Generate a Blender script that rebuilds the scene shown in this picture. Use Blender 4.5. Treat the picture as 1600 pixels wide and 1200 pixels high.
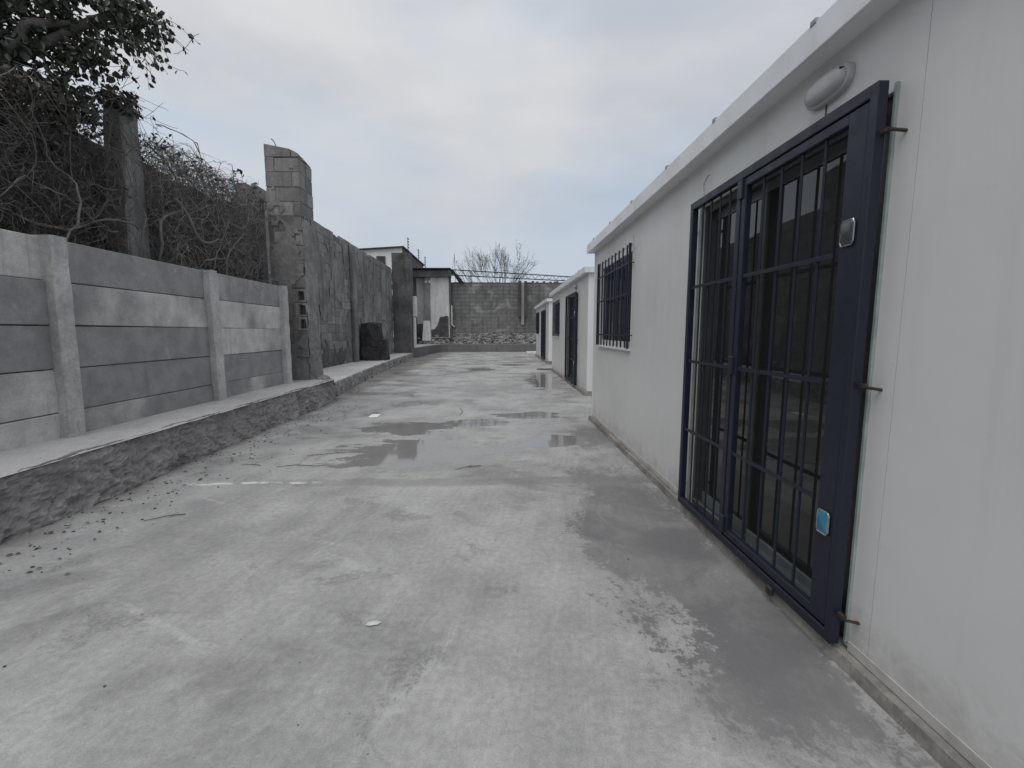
import bpy, bmesh, math, random
from mathutils import Vector, Matrix, noise as mnoise
R = math.radians
random.seed(7)
for o in list(bpy.data.objects): bpy.data.objects.remove(o)
scene = bpy.context.scene
COL = scene.collection

# ------------------------------------------------------------------ camera
cd = bpy.data.cameras.new('camera'); cam = bpy.data.objects.new('camera', cd); COL.objects.link(cam)
cd.sensor_width = 36.0; cd.lens = 36.0*700/1600; cd.clip_start = 0.05; cd.clip_end = 3000
cam.location = (0, 0, 1.3); cam.rotation_euler = (R(90-6.681), 0, R(-1.625))
scene.camera = cam
scene.render.resolution_x = 1024; scene.render.resolution_y = 768

# ------------------------------------------------------------------ sky and sun (overcast)
SUN_EL, SUN_AZ = 62.0, 212.0          # azimuth clockwise from +y: high on the left, a little behind the camera
w = bpy.data.worlds.new('World'); scene.world = w; w.use_nodes = True
nt = w.node_tree; nt.nodes.clear()
def wn(t): return nt.nodes.new(t)
out = wn('ShaderNodeOutputWorld'); bg = wn('ShaderNodeBackground'); bg.inputs['Strength'].default_value = 0.1
sky = wn('ShaderNodeTexSky'); sky.sky_type = 'NISHITA'; sky.sun_disc = False
sky.sun_elevation = R(SUN_EL); sky.sun_rotation = R(SUN_AZ); sky.air_density = 1.0; sky.dust_density = 2.0
tc = wn('ShaderNodeTexCoord'); mp = wn('ShaderNodeMapping'); mp.inputs['Scale'].default_value = (1.0, 1.0, 2.6); mp.inputs['Location'].default_value = (.35, .1, .2)
nz = wn('ShaderNodeTexNoise'); nz.inputs['Scale'].default_value = 1.7; nz.inputs['Detail'].default_value = 5; nz.inputs['Roughness'].default_value = .5
nz2 = wn('ShaderNodeTexNoise'); nz2.inputs['Scale'].default_value = 2.0; nz2.inputs['Detail'].default_value = 5
cr = wn('ShaderNodeValToRGB'); cr.color_ramp.interpolation = 'EASE'
cr.color_ramp.elements[0].position = .30; cr.color_ramp.elements[0].color = (.72,.72,.72,1)
cr.color_ramp.elements[1].position = .58; cr.color_ramp.elements[1].color = (.97,.97,.97,1)
cc = wn('ShaderNodeValToRGB')
cc.color_ramp.elements[0].position = .27; cc.color_ramp.elements[0].color = (.51,.575,.652,1)
cc.color_ramp.elements[1].position = .50; cc.color_ramp.elements[1].color = (.595,.605,.62,1)
e_ = cc.color_ramp.elements.new(.72); e_.color = (.64,.64,.65,1)
sep_ = wn('ShaderNodeSeparateXYZ'); el_ = wn('ShaderNodeMapRange'); el_.inputs[1].default_value = 0.; el_.inputs[2].default_value = 1.; el_.inputs[3].default_value = 10.2; el_.inputs[4].default_value = 13.2
lowr = wn('ShaderNodeMapRange'); lowr.interpolation_type = 'SMOOTHSTEP'; lowr.inputs[1].default_value = .50; lowr.inputs[2].default_value = .10; lowr.inputs[3].default_value = .0; lowr.inputs[4].default_value = .26
addl = wn('ShaderNodeMath'); addl.operation = 'SUBTRACT'
mul = wn('ShaderNodeMixRGB'); mul.blend_type = 'MULTIPLY'; mul.inputs[0].default_value = 1; mul.inputs[2].default_value = (10,10,10,1)
mx = wn('ShaderNodeMixRGB')
L = nt.links.new
L(tc.outputs['Generated'], sep_.inputs[0]); L(sep_.outputs[2], el_.inputs[0]); L(el_.outputs[0], mul.inputs[2])   # overcast: a little brighter overhead
L(tc.outputs['Generated'], mp.inputs['Vector']); L(mp.outputs['Vector'], nz.inputs['Vector']); L(mp.outputs['Vector'], nz2.inputs['Vector'])
L(nz.outputs['Fac'], cr.inputs['Fac']); L(sep_.outputs[2], lowr.inputs[0]); L(nz2.outputs['Fac'], addl.inputs[0]); L(lowr.outputs[0], addl.inputs[1]); L(addl.outputs[0], cc.inputs['Fac']); L(cc.outputs['Color'], mul.inputs[1])
L(cr.outputs['Color'], mx.inputs[0]); L(sky.outputs['Color'], mx.inputs[1]); L(mul.outputs['Color'], mx.inputs[2])
L(mx.outputs['Color'], bg.inputs['Color']); L(bg.outputs['Background'], out.inputs['Surface'])
sd = bpy.data.lights.new('sun', 'SUN'); sd.energy = 1.35; sd.angle = R(38); sd.color = (1, .97, .93)
sun = bpy.data.objects.new('sun', sd); COL.objects.link(sun); sun.location = (-8, -4, 14)
_d = Vector((math.sin(R(SUN_AZ))*math.cos(R(SUN_EL)), math.cos(R(SUN_AZ))*math.cos(R(SUN_EL)), math.sin(R(SUN_EL))))
sun.rotation_euler = _d.to_track_quat('Z', 'Y').to_euler()
scene.cycles.max_bounces = 6; scene.cycles.diffuse_bounces = 3; scene.cycles.glossy_bounces = 3
vs = scene.view_settings; vs.view_transform = 'Standard'; vs.look = 'None'; vs.exposure = 0.0; vs.gamma = 1.0; vs.use_curve_mapping = False

# ------------------------------------------------------------------ material helpers
class NT:
    def __init__(s, name):
        s.m = bpy.data.materials.new(name); s.m.use_nodes = True
        s.t = s.m.node_tree; s.b = s.t.nodes['Principled BSDF']
        s.geo = s.t.nodes.new('ShaderNodeNewGeometry'); s.P = s.geo.outputs['Position']
    def n(s, t): return s.t.nodes.new(t)
    def put(s, sock, v):
        if v is None: return
        if hasattr(v, 'is_output'): s.t.links.new(v, sock)
        elif isinstance(v, (tuple, list)) and len(v) == 3 and sock.type == 'RGBA': sock.default_value = (*v, 1)
        else: sock.default_value = v
    def mapping(s, scale=(1,1,1), rot=(0,0,0), loc=(0,0,0), vec=None):
        m = s.n('ShaderNodeMapping'); s.put(m.inputs['Vector'], vec or s.P)
        m.inputs['Scale'].default_value = scale; m.inputs['Rotation'].default_value = rot; m.inputs['Location'].default_value = loc
        return m.outputs[0]
    def aniso(s, rot, scale, loc=(0,0,0)): return s.mapping(scale, vec=s.mapping((1,1,1), (0,0,rot), loc))
    def noise(s, scale=1, detail=4, rough=.5, dist=0, vec=None):
        m = s.n('ShaderNodeTexNoise'); s.put(m.inputs['Vector'], vec or s.P)
        m.inputs['Scale'].default_value = scale; m.inputs['Detail'].default_value = detail
        m.inputs['Roughness'].default_value = rough; m.inputs['Distortion'].default_value = dist
        return m.outputs['Fac']
    def voro(s, scale=1, vec=None, feat='F1'):
        m = s.n('ShaderNodeTexVoronoi'); m.feature = feat; s.put(m.inputs['Vector'], vec or s.P); m.inputs['Scale'].default_value = scale
        return m.outputs['Distance']
    def math(s, op, a, b=None, c=None, clamp=False):
        m = s.n('ShaderNodeMath'); m.operation = op; m.use_clamp = clamp
        s.put(m.inputs[0], a); s.put(m.inputs[1], b); s.put(m.inputs[2], c); return m.outputs[0]
    def rng(s, v, a, b, c=0., d=1.):
        m = s.n('ShaderNodeMapRange'); m.interpolation_type = 'SMOOTHSTEP'
        s.put(m.inputs[0], v); m.inputs[1].default_value = a; m.inputs[2].default_value = b; m.inputs[3].default_value = c; m.inputs[4].default_value = d
        return m.outputs[0]
    def mix(s, f, a, b, mode='MIX'):
        m = s.n('ShaderNodeMixRGB'); m.blend_type = mode; s.put(m.inputs[0], f); s.put(m.inputs[1], a); s.put(m.inputs[2], b); return m.outputs[0]
    def sep(s, v=None):
        m = s.n('ShaderNodeSeparateXYZ'); s.put(m.inputs[0], v or s.P); return m.outputs
    def rand(s): return s.n('ShaderNodeObjectInfo').outputs['Random']
    def bump(s, h, strength=.5, dist=.01, nrm=None):
        m = s.n('ShaderNodeBump'); s.put(m.inputs['Height'], h); s.put(m.inputs['Strength'], strength); m.inputs['Distance'].default_value = dist
        s.put(m.inputs['Normal'], nrm); return m.outputs[0]
    def set(s, col=None, rough=None, nrm=None, metal=None, **k):
        s.put(s.b.inputs['Base Color'], col); s.put(s.b.inputs['Roughness'], rough); s.put(s.b.inputs['Normal'], nrm); s.put(s.b.inputs['Metallic'], metal)
        for a, v in k.items(): s.put(s.b.inputs[a], v)
        return s.m
def g(v, t=(1,1,1)): return (v*t[0], v*t[1], v*t[2])

def concrete(name, lo, hi, scale=1.5, streak=.0, bump=.5, rnd=.0, tint=(1,.99,.98), pits=.0, rough=.85, bdist=.012, fine=45, spots=0., spotcol=.5):
    s = NT(name)
    a = s.noise(scale, 7, .62); b = s.noise(scale*7, 6, .6)
    f = s.math('ADD', s.math('MULTIPLY', a, .68), s.math('MULTIPLY', b, .32))
    col = s.mix(s.rng(f, .36, .64), g(lo, tint), g(hi, tint))
    if streak:
        st = s.noise(1, 5, .6, vec=s.mapping((5, 5, .45)))
        col = s.mix(s.math('MULTIPLY', s.rng(st, .47, .68), streak), col, g(lo*.42, tint))
    if spots:
        sp = s.noise(scale*2.3, 8, .7, .6)
        col = s.mix(s.math('MULTIPLY', s.rng(sp, .54, .62), spots), col, g(hi*spotcol, tint))
    if rnd:
        r = s.rng(s.rand(), 0, 1, 1-rnd, 1+rnd*.7); c = s.n('ShaderNodeCombineColor')
        for i in range(3): s.put(c.inputs[i], r)
        col = s.mix(1., col, c.outputs[0], 'MULTIPLY')
    fn = s.noise(fine, 5, .65)
    col = s.mix(.3, col, s.mix(s.rng(fn, .3, .7), g(.35), g(.75)), 'OVERLAY')
    h = s.math('ADD', s.math('MULTIPLY', b, .7), s.math('MULTIPLY', fn, .5))
    if pits:
        v = s.voro(14); h = s.math('ADD', h, s.math('MULTIPLY', s.rng(v, .0, .22), pits))
    return s.set(col, rough, s.bump(h, bump, bdist))

def floor_material():
    s = NT('yard_concrete')
    X, Y, Z = s.sep()
    big = s.noise(.55, 5, .6, .4); med = s.noise(2.6, 6, .62, .3); fine = s.noise(30, 5, .72); grit = s.noise(170, 3, .7)
    st1 = s.noise(1, 6, .62, .2, vec=s.aniso(R(13), (3.2, .55, 1)))
    st2 = s.noise(1, 5, .7, .2, vec=s.aniso(R(9), (38, 1.8, 1)))
    f = s.math('ADD', s.math('MULTIPLY', big, .50), s.math('ADD', s.math('MULTIPLY', med, .30), s.math('MULTIPLY', st1, .20)))
    col = s.mix(s.rng(f, .37, .63), g(.25), g(.40, (1, .995, .985)))
    sc = s.noise(1, 7, .74, .3, vec=s.aniso(R(15), (5.5, 1.0, 1), (3, 0, 0)))
    col = s.mix(s.math('MULTIPLY', s.rng(sc, .57, .72), .38), col, g(.49))
    sc3 = s.noise(1, 6, .7, .3, vec=s.aniso(R(-62), (6., .9, 1), (1, 5, 0)))
    col = s.mix(s.math('MULTIPLY', s.rng(sc3, .60, .72), .4), col, g(.48))
    ero = s.rng(s.noise(1.7, 7, .76, .4, vec=s.mapping((1, 1.2, 1), (0, 0, R(35)), (7, 3, 0))), .56, .63)       # worn, scabby patches
    mot = s.noise(60, 3, .6)
    col = s.mix(s.math('MULTIPLY', ero, s.rng(mot, .42, .58, .12, .72)), col, g(.165))
    smu = s.rng(s.noise(.9, 5, .62, .6, vec=s.mapping((1, 1, 1), loc=(1, 9, 0))), .52, .68)                          # soft damp smudges
    col = s.mix(s.math('MULTIPLY', smu, .58), col, g(.155))
    col = s.mix(.10, col, s.mix(s.rng(st2, .35, .65), g(.36), g(.66)), 'OVERLAY')
    col = s.mix(.32, col, s.mix(s.rng(fine, .3, .7), g(.33), g(.72)), 'OVERLAY')
    col = s.mix(.22, col, s.mix(s.rng(grit, .3, .7), g(.25), g(.8)), 'OVERLAY')
    pit = s.voro(13, vec=s.mapping((1, 1, 1), loc=(3, 1, 0)))
    pitm = s.math('MULTIPLY', s.rng(pit, .075, .035), s.rng(s.noise(5.3, 4, .6), .50, .60))
    col = s.mix(s.math('MULTIPLY', pitm, .75), col, g(.09))
    # soil washed against the left ledge
    edge = s.rng(s.math('ADD', X, s.math('MULTIPLY', med, .5)), -2.55, -2.95)
    col = s.mix(s.math('MULTIPLY', edge, .65), col, (.135, .122, .115))
    def ell(cx, cy, rx, ry, rot=0):
        v = s.mapping((1/rx, 1/ry, 0), (0, 0, 0), (-cx/rx, -cy/ry, 0))
        l = s.n('ShaderNodeVectorMath'); l.operation = 'LENGTH'; s.put(l.inputs[0], v)
        return s.math('SUBTRACT', 1., l.outputs['Value'])
    def field(lst):
        r = None
        for e in lst:
            v = ell(*e); r = v if r is None else s.math('MAXIMUM', r, v)
        return r
    rag = s.math('ADD', s.math('MULTIPLY', s.math('SUBTRACT', s.noise(2.3, 7, .75, .5, vec=s.mapping((1.3, .8, 1), (0, 0, R(18)), (4, 0, 0))), .5), 2.8), s.math('MULTIPLY', s.math('SUBTRACT', fine, .5), 2.0))
    damp = s.rng(s.math('ADD', field([(.98, 2.9, .46, 1.25), (1.08, 1.8, .34, .60), (1.15, 5.4, .3, .7)]), rag), -.12, .22)
    col = s.mix(s.math('MULTIPLY', damp, s.rng(s.noise(1.9, 5, .65, .4, vec=s.mapping(loc=(2, 8, 0))), .36, .62, .55, .95)), col, (.148, .144, .149))
    # joint between two pours: dark band, pale slurry line
    jw = s.math('ABSOLUTE', s.math('SUBTRACT', s.math('ADD', Y, s.math('MULTIPLY', big, .35)), 3.97))
    jn = s.math('MULTIPLY', s.rng(jw, .13, .05), s.rng(X, -2.2, -1.2))
    col = s.mix(s.math('MULTIPLY', jn, .45), col, g(.17))
    jl = s.math('MULTIPLY', s.math('MULTIPLY', s.rng(jw, .035, .015), s.rng(X, -1.5, -1.7)), s.math('MULTIPLY', s.rng(X, -2.75, -2.5), s.rng(s.noise(7, 5, .7), .42, .52)))
    col = s.mix(jl, col, g(.62))
    # standing water and wet film
    prag = s.math('ADD', s.math('MULTIPLY', s.math('SUBTRACT', s.noise(1.7, 7, .72, .4, vec=s.mapping((.75, 2.1, 1))), .5), 3.0), s.math('MULTIPLY', s.math('SUBTRACT', fine, .5), .5))
    pud = s.rng(s.math('ADD', field([(-.85, 4.75, 1.05, .60), (-1.3, 6.0, .62, .42), (-.35, 6.35, .5, .35), (.62, 5.2, .48, .36), (.5, 6.9, .55, .3), (1.2, 11.8, .5, 2.2), (-.7, 15.5, .5, .8), (.5, 17.6, .6, .6)]), prag), .02, .16)
    film = s.math('MULTIPLY', s.rng(s.noise(.9, 6, .62, .4, vec=s.mapping((.8, 1.3, 1), loc=(2, 5, 0))), .44, .60), s.rng(Y, 3.4, 6.5))
    col = s.mix(s.math('MULTIPLY', film, .12), col, g(.22))
    col = s.mix(s.math('MULTIPLY', pud, .8), col, (.20, .198, .193))
    rough = s.math('SUBTRACT', .80, s.math('MULTIPLY', film, .56))
    rough = s.math('SUBTRACT', rough, s.math('MULTIPLY', damp, .12))
    m = s.n('ShaderNodeMix'); m.data_type = 'FLOAT'; s.put(m.inputs[0], pud); s.put(m.inputs[2], rough); m.inputs[3].default_value = .045
    rough = m.outputs[0]
    h = s.math('ADD', s.math('MULTIPLY', med, .9), s.math('ADD', s.math('MULTIPLY', fine, .35), s.math('MULTIPLY', st2, .3)))
    h = s.math('SUBTRACT', s.math('ADD', h, s.math('MULTIPLY', grit, .08)), s.math('MULTIPLY', pitm, .5))
    strength = s.math('MULTIPLY', s.math('SUBTRACT', 1., pud), s.math('SUBTRACT', .42, s.math('MULTIPLY', film, .30)))
    return s.set(col, rough, s.bump(h, strength, .012))

def painted(name, col, rough=.4, spec=.5, dirt=.12, scale=3, bump=.05, speck=.0, wall=False):
    s = NT(name)
    n = s.noise(scale, 6, .6); st = s.noise(1, 5, .6, vec=s.mapping((9, 9, .6)))
    c = s.mix(s.math('MULTIPLY', s.rng(n, .42, .7), dirt), col, g(col[0]*.55, (1, .96, .9)))
    c = s.mix(s.math('MULTIPLY', s.rng(st, .5, .75), dirt), c, g(col[0]*.6, (1, .97, .92)))
    if speck:
        v = s.voro(11); k = s.math('MULTIPLY', s.rng(v, .05, .02), s.rng(s.noise(5, 3), .52, .6))
        c = s.mix(s.math('MULTIPLY', k, speck), c, g(.15))
    nrm = s.bump(s.noise(90, 3), bump, .004)
    if wall:
        Z = s.sep()[2]
        run = s.noise(1, 6, .65, vec=s.mapping((1, 3.4, .22)))                       # old rain runs from the eaves
        c = s.mix(s.math('MULTIPLY', s.math('MULTIPLY', s.rng(run, .50, .72), s.rng(Z, .6, 2.3)), .22), c, (.36, .345, .32))
        sp = s.noise(7, 7, .75, .4)                                                   # mud splashed up off the yard
        c = s.mix(s.math('MULTIPLY', s.rng(s.math('SUBTRACT', s.math('MULTIPLY', sp, .62), Z), .04, .30), .42), c, (.27, .25, .23))
        mk = s.rng(s.noise(2.4, 8, .78, 1.2, vec=s.mapping((1, 1, 2.2))), .66, .72)   # scuffs
        c = s.mix(s.math('MULTIPLY', mk, .30), c, g(.33))
        nrm = s.bump(s.noise(1.1, 3, .5), .5, .02, nrm)
    return s.set(c, s.rng(n, .3, .7, rough*.85, rough*1.2), nrm, **{'Specular IOR Level': spec})

def plain(name, col, rough=.5, metal=0., var=.15, scale=8, bump=.1):
    s = NT(name); n = s.noise(scale, 5, .6)
    return s.set(s.mix(s.rng(n, .35, .68), g(1-var, col), g(1+var, col)), rough, s.bump(s.noise(scale*6, 4), bump, .004), metal)

def fence_panel_material():
    s = NT('precast_panel'); r = s.rand()
    off = s.n('ShaderNodeCombineXYZ'); s.put(off.inputs[1], s.math('MULTIPLY', r, 37.)); s.put(off.inputs[2], s.math('MULTIPLY', r, 19.))
    v = s.n('ShaderNodeVectorMath'); v.operation = 'ADD'; s.put(v.inputs[0], s.P); s.put(v.inputs[1], off.outputs[0])
    n = s.noise(1, 4, .5, vec=s.mapping((1, 1.35, .9), vec=v.outputs[0]))
    dry = s.rng(s.math('ADD', s.math('MULTIPLY', n, .75), s.math('MULTIPLY', s.math('FRACT', s.math('MULTIPLY', r, 7.3)), .34)), .46, .66)
    col = s.mix(dry, (.255, .250, .254), (.50, .495, .48))
    col = s.mix(.5, col, s.mix(s.rng(s.noise(6, 6, .6), .35, .65), g(.38), g(.62)), 'OVERLAY')
    fn = s.noise(70, 5, .6)
    col = s.mix(.22, col, s.mix(s.rng(fn, .3, .7), g(.3), g(.75)), 'OVERLAY')
    dr = s.noise(1, 6, .7, vec=s.mapping((1, 11, .7), vec=v.outputs[0])); col = s.mix(s.math('MULTIPLY', s.rng(dr, .54, .72), .35), col, g(.14))
    pt = s.voro(26); col = s.mix(s.math('MULTIPLY', s.math('MULTIPLY', s.rng(pt, .12, .05), s.rng(s.noise(3, 3), .5, .62)), .6), col, g(.1))
    sm = s.noise(2.2, 7, .7, .8); col = s.mix(s.math('MULTIPLY', s.rng(sm, .6, .68), .4), col, g(.42))
    return s.set(col, .8, s.bump(s.math('ADD', fn, s.math('MULTIPLY', s.noise(9, 4), 1.5)), .22, .006))

M = {}
M['floor'] = floor_material()
M['soil'] = concrete('bare_soil', .06, .13, .8, tint=(1, .9, .78))
M['panel'] = fence_panel_material()
M['post'] = concrete('precast_post', .36, .52, 3.0, streak=.35, bump=.5, spots=.35, spotcol=.45)
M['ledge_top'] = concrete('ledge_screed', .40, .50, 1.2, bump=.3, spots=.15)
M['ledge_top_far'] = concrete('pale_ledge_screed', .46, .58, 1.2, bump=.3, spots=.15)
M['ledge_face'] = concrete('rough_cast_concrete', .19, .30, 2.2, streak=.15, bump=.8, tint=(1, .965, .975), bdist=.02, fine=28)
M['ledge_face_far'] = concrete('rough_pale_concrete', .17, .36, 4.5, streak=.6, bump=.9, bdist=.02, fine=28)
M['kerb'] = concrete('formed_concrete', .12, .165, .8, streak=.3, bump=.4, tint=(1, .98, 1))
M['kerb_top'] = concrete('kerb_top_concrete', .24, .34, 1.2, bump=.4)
M['block'] = concrete('weathered_block', .15, .26, 1.1, streak=.5, bump=.8, rnd=.22, pits=.25, tint=(1, .98, .955), spots=.3, spotcol=.35)
M['pier_block'] = concrete('pier_block', .19, .30, 1.6, streak=.45, bump=.9, rnd=.30, pits=.4, tint=(1, .97, .94), spots=.3, spotcol=.45)
M['pier_render'] = concrete('pier_render', .17, .28, 2.0, streak=.35, bump=.9, pits=.3, tint=(1, .97, .95), spots=.3, spotcol=.5)
M['mortar'] = concrete('old_mortar', .10, .17, 2., bump=.8, tint=(1, .98, .95))
M['render'] = concrete('flaking_render', .13, .27, .9, streak=.75, bump=.8, tint=(1, .98, .955), spots=.5, spotcol=.4)
M['far_block'] = concrete('far_wall_block', .125, .185, .32, streak=.55, bump=.6, rnd=.10, tint=(1, .985, .97), spots=.8, spotcol=1.6)
M['dark_render'] = concrete('sooty_render', .055, .13, 1.0, streak=.5, bump=.7, tint=(1, .97, 1), spots=.3, spotcol=1.5)
M['pilaster_dark'] = concrete('dark_pilaster', .045, .09, 1.0, streak=.5, bump=.7)
M['soot'] = concrete('blackened_masonry', .022, .05, 3.0, bump=.9, tint=(1, .97, 1), spots=.25, spotcol=2.5)
M['limewash'] = concrete('limewashed_wall', .56, .70, 1.1, streak=.22, bump=.5, spots=.3, spotcol=.6, tint=(1, .995, .97))
M['house_white'] = concrete('white_house_render', .66, .76, 1., streak=.12, bump=.3)
M['old_wall'] = concrete('dark_old_wall', .06, .11, 1.2, streak=.5, bump=.8, tint=(1, .97, .97))
M['old_post'] = concrete('old_post_concrete', .15, .25, 2.4, streak=.4, bump=.8, tint=(1, .97, .93))
M['rubble'] = concrete('rubble_stone', .12, .30, 1.6, bump=.9, spots=.55, spotcol=1.5, tint=(1, .98, .96))
M['white'] = painted('white_panel_paint', (.66, .66, .655), .36, .4, .14, 1.3, .06, .5, True)
M['white_trim_lit_end'] = painted('white_trim_lit_end_paint', (.74, .745, .75), .4, .4, .16, 2.5, .05, .3)  # trim paint; on cabin end walls its extra lightness stands for open-sky light
M['fascia'] = painted('white_fascia_metal', (.72, .735, .76), .35, .5, .22, 3.5, .05, .6)
M['navy'] = painted('navy_enamel', (.012, .0158, .030), .45, .45, -.35, 14, .12)
M['alu'] = plain('dark_aluminium', (.10, .11, .115), .35, .6, .1)
M['alu_light'] = plain('bare_aluminium', (.45, .47, .48), .35, .8, .1)
M['pvc_seal'] = plain('greenish_sealant', (.30, .36, .35), .4)
s_ = NT('dark_glass'); M['glass'] = s_.set((.024, .025, .026), .02, None, None, IOR=1.6)
s_ = NT('window_glass'); M['glass_blue'] = s_.set((.022, .028, .048), .08, None, None, IOR=1.6)
M['steel'] = plain('galvanised_steel', (.42, .43, .44), .28, 1., .15)
M['rust'] = plain('rusty_iron', (.055, .045, .038), .8, .3, .4, 30)
M['blue'] = plain('blue_plastic_film', (.03, .21, .32), .25)
M['lamp'] = painted('lamp_diffuser', (.43, .44, .46), .35, .5, .25, 12, .03)
M['roof_dark'] = plain('dark_roof_sheet', (.035, .035, .038), .6)
M['stem'] = concrete('vine_bark', .10, .20, 6., bump=.6, tint=(1, .93, .87))
M['twig'] = concrete('dry_twig', .065, .17, 5., bump=.3, tint=(1, .92, .85))
M['twig_pale'] = concrete('pale_dry_twig', .12, .27, 5., bump=.3, tint=(1, .94, .89))
M['bark'] = concrete('tree_bark', .035, .075, 6., bump=.7, tint=(1, .93, .86))
s_ = NT('ivy_leaf'); rn = s_.noise(3.0, 4)
M['leaf'] = s_.set(s_.mix(s_.rng(rn, .35, .65), (.022, .028, .020), (.065, .072, .050)), .42)
s_ = NT('dry_leaf'); rn = s_.noise(4.0, 4)
M['dry_leaf'] = s_.set(s_.mix(s_.rng(rn, .35, .65), (.05, .042, .036), (.12, .10, .082)), .8)
M['litter'] = plain('dark_litter', (.075, .068, .062), .9, 0, .4, 20)
M['paper'] = plain('white_paper', (.78, .78, .76), .7)
M['wire'] = plain('dark_wire', (.05, .05, .055), .5, .5)

# ------------------------------------------------------------------ mesh helpers
class MB:
    def __init__(s): s.v = []; s.f = []
    def add(s, vs, fs):
        o = len(s.v); s.v += [tuple(p) for p in vs]; s.f += [tuple(i+o for i in f) for f in fs]; return s
    def box(s, x0, x1, y0, y1, z0, z1):
        return s.add([(x0,y0,z0),(x1,y0,z0),(x1,y1,z0),(x0,y1,z0),(x0,y0,z1),(x1,y0,z1),(x1,y1,z1),(x0,y1,z1)],
                     [(0,3,2,1),(4,5,6,7),(0,1,5,4),(1,2,6,5),(2,3,7,6),(3,0,4,7)])
    def cbox(s, x0, x1, y0, y1, z0, z1, c=.006, jit=0., rg=random):
        # chamfered box, 24 vertices
        vs = []; idx = {}
        for ix, x in enumerate((x0, x1)):
            for iy, y in enumerate((y0, y1)):
                for iz, z in enumerate((z0, z1)):
                    jx, jy, jz = [(rg.uniform(-jit, jit) if jit else 0) for _ in range(3)]
                    sx, sy, sz = (1-2*ix)*c, (1-2*iy)*c, (1-2*iz)*c
                    for ax, p in enumerate(((x, y+sy, z+sz), (x+sx, y, z+sz), (x+sx, y+sy, z))):
                        idx[(ix,iy,iz,ax)] = len(vs); vs.append((p[0]+jx, p[1]+jy, p[2]+jz))
        I = idx; F = []
        for i in (0, 1):
            F.append([I[(i,a,b,0)] for a, b in ((0,0),(1,0),(1,1),(0,1))])
            F.append([I[(a,i,b,1)] for a, b in ((0,0),(1,0),(1,1),(0,1))])
            F.append([I[(a,b,i,2)] for a, b in ((0,0),(1,0),(1,1),(0,1))])
        for a in (0, 1):
            for b in (0, 1):
                F.append([I[(0,a,b,1)], I[(1,a,b,1)], I[(1,a,b,2)], I[(0,a,b,2)]])
                F.append([I[(a,0,b,0)], I[(a,1,b,0)], I[(a,1,b,2)], I[(a,0,b,2)]])
                F.append([I[(a,b,0,0)], I[(a,b,1,0)], I[(a,b,1,1)], I[(a,b,0,1)]])
                for c_ in (0, 1): F.append([I[(a,b,c_,0)], I[(a,b,c_,1)], I[(a,b,c_,2)]])
        return s.add(vs, F)
    def tube(s, pts, rad, n=6, cap=True):
        pts = [Vector(p) for p in pts]
        if not isinstance(rad, (list, tuple)): rad = [rad]*len(pts)
        vs = []; fs = []; ref = None
        for i, p in enumerate(pts):
            t = (pts[min(i+1, len(pts)-1)] - pts[max(i-1, 0)])
            t = t.normalized() if t.length > 1e-9 else Vector((0,0,1))
            if ref is None:
                ref = t.orthogonal().normalized()
            ref = (ref - t*ref.dot(t)); ref = ref.normalized() if ref.length > 1e-6 else t.orthogonal().normalized()
            b = t.cross(ref)
            for k in range(n):
                a = 2*math.pi*k/n; vs.append(p + (ref*math.cos(a) + b*math.sin(a))*rad[i])
        for i in range(len(pts)-1):
            for k in range(n):
                fs.append((i*n+k, i*n+(k+1) % n, (i+1)*n+(k+1) % n, (i+1)*n+k))
        if cap: fs.append(tuple(range(n-1, -1, -1))); fs.append(tuple((len(pts)-1)*n+k for k in range(n)))
        return s.add(vs, fs)
    def leaf(s, c, d, nrm, size, wid=.62):
        d = Vector(d).normalized(); nrm = Vector(nrm); b = d.cross(nrm); b = b.normalized() if b.length > 1e-5 else d.orthogonal().normalized()
        u = b.cross(d).normalized(); c = Vector(c); h = size*wid*.5
        vs = [c, c+d*size*.35+b*h+u*size*.10, c+d*size*.72+b*h*.72+u*size*.05, c+d*size-u*size*.08, c+d*size*.72-b*h*.72+u*size*.05, c+d*size*.35-b*h+u*size*.10, c+d*size*.5-u*size*.02]
        return s.add(vs, [(0,1,6),(1,2,6),(2,3,6),(3,4,6),(4,5,6),(5,0,6)])
    def mesh(s, name, mat, smooth=False, org=(0,0,0)):
        me = bpy.data.meshes.new(name)
        me.from_pydata([(x-org[0], y-org[1], z-org[2]) for x, y, z in s.v], [], s.f); me.validate(); me.update()
        bm = bmesh.new(); bm.from_mesh(me); bmesh.ops.recalc_face_normals(bm, faces=bm.faces); bm.to_mesh(me); bm.free()
        if smooth: me.polygons.foreach_set('use_smooth', [True]*len(me.polygons))
        me.materials.append(mat); return me
ORG = {}
def tag(o, label=None, cat=None, group=None, kind=None):
    if label: o['label'] = label
    if cat: o['category'] = cat
    if group: o['group'] = group
    if kind: o['kind'] = kind
    return o
def thing(name, loc, label, cat, group=None):
    o = bpy.data.objects.new(name, None); o.location = loc; o.empty_display_size = .2; COL.objects.link(o)
    ORG[o.name] = tuple(loc); return tag(o, label, cat, group)
def part(name, mb, mat, parent=None, smooth=False, kind=None, label=None):
    org = ORG[parent.name] if parent else (0,0,0)
    o = bpy.data.objects.new(name, mb.mesh(name, M[mat], smooth, org)); COL.objects.link(o)
    if parent: o.parent = parent
    ORG[o.name] = org; tag(o, label, kind=kind); return o
def solo(name, mb, mat, loc, label, cat, group=None, smooth=False):
    o = bpy.data.objects.new(name, mb.mesh(name, M[mat], smooth, loc)); o.location = loc; COL.objects.link(o)
    ORG[o.name] = tuple(loc); return tag(o, label, cat, group)
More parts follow.
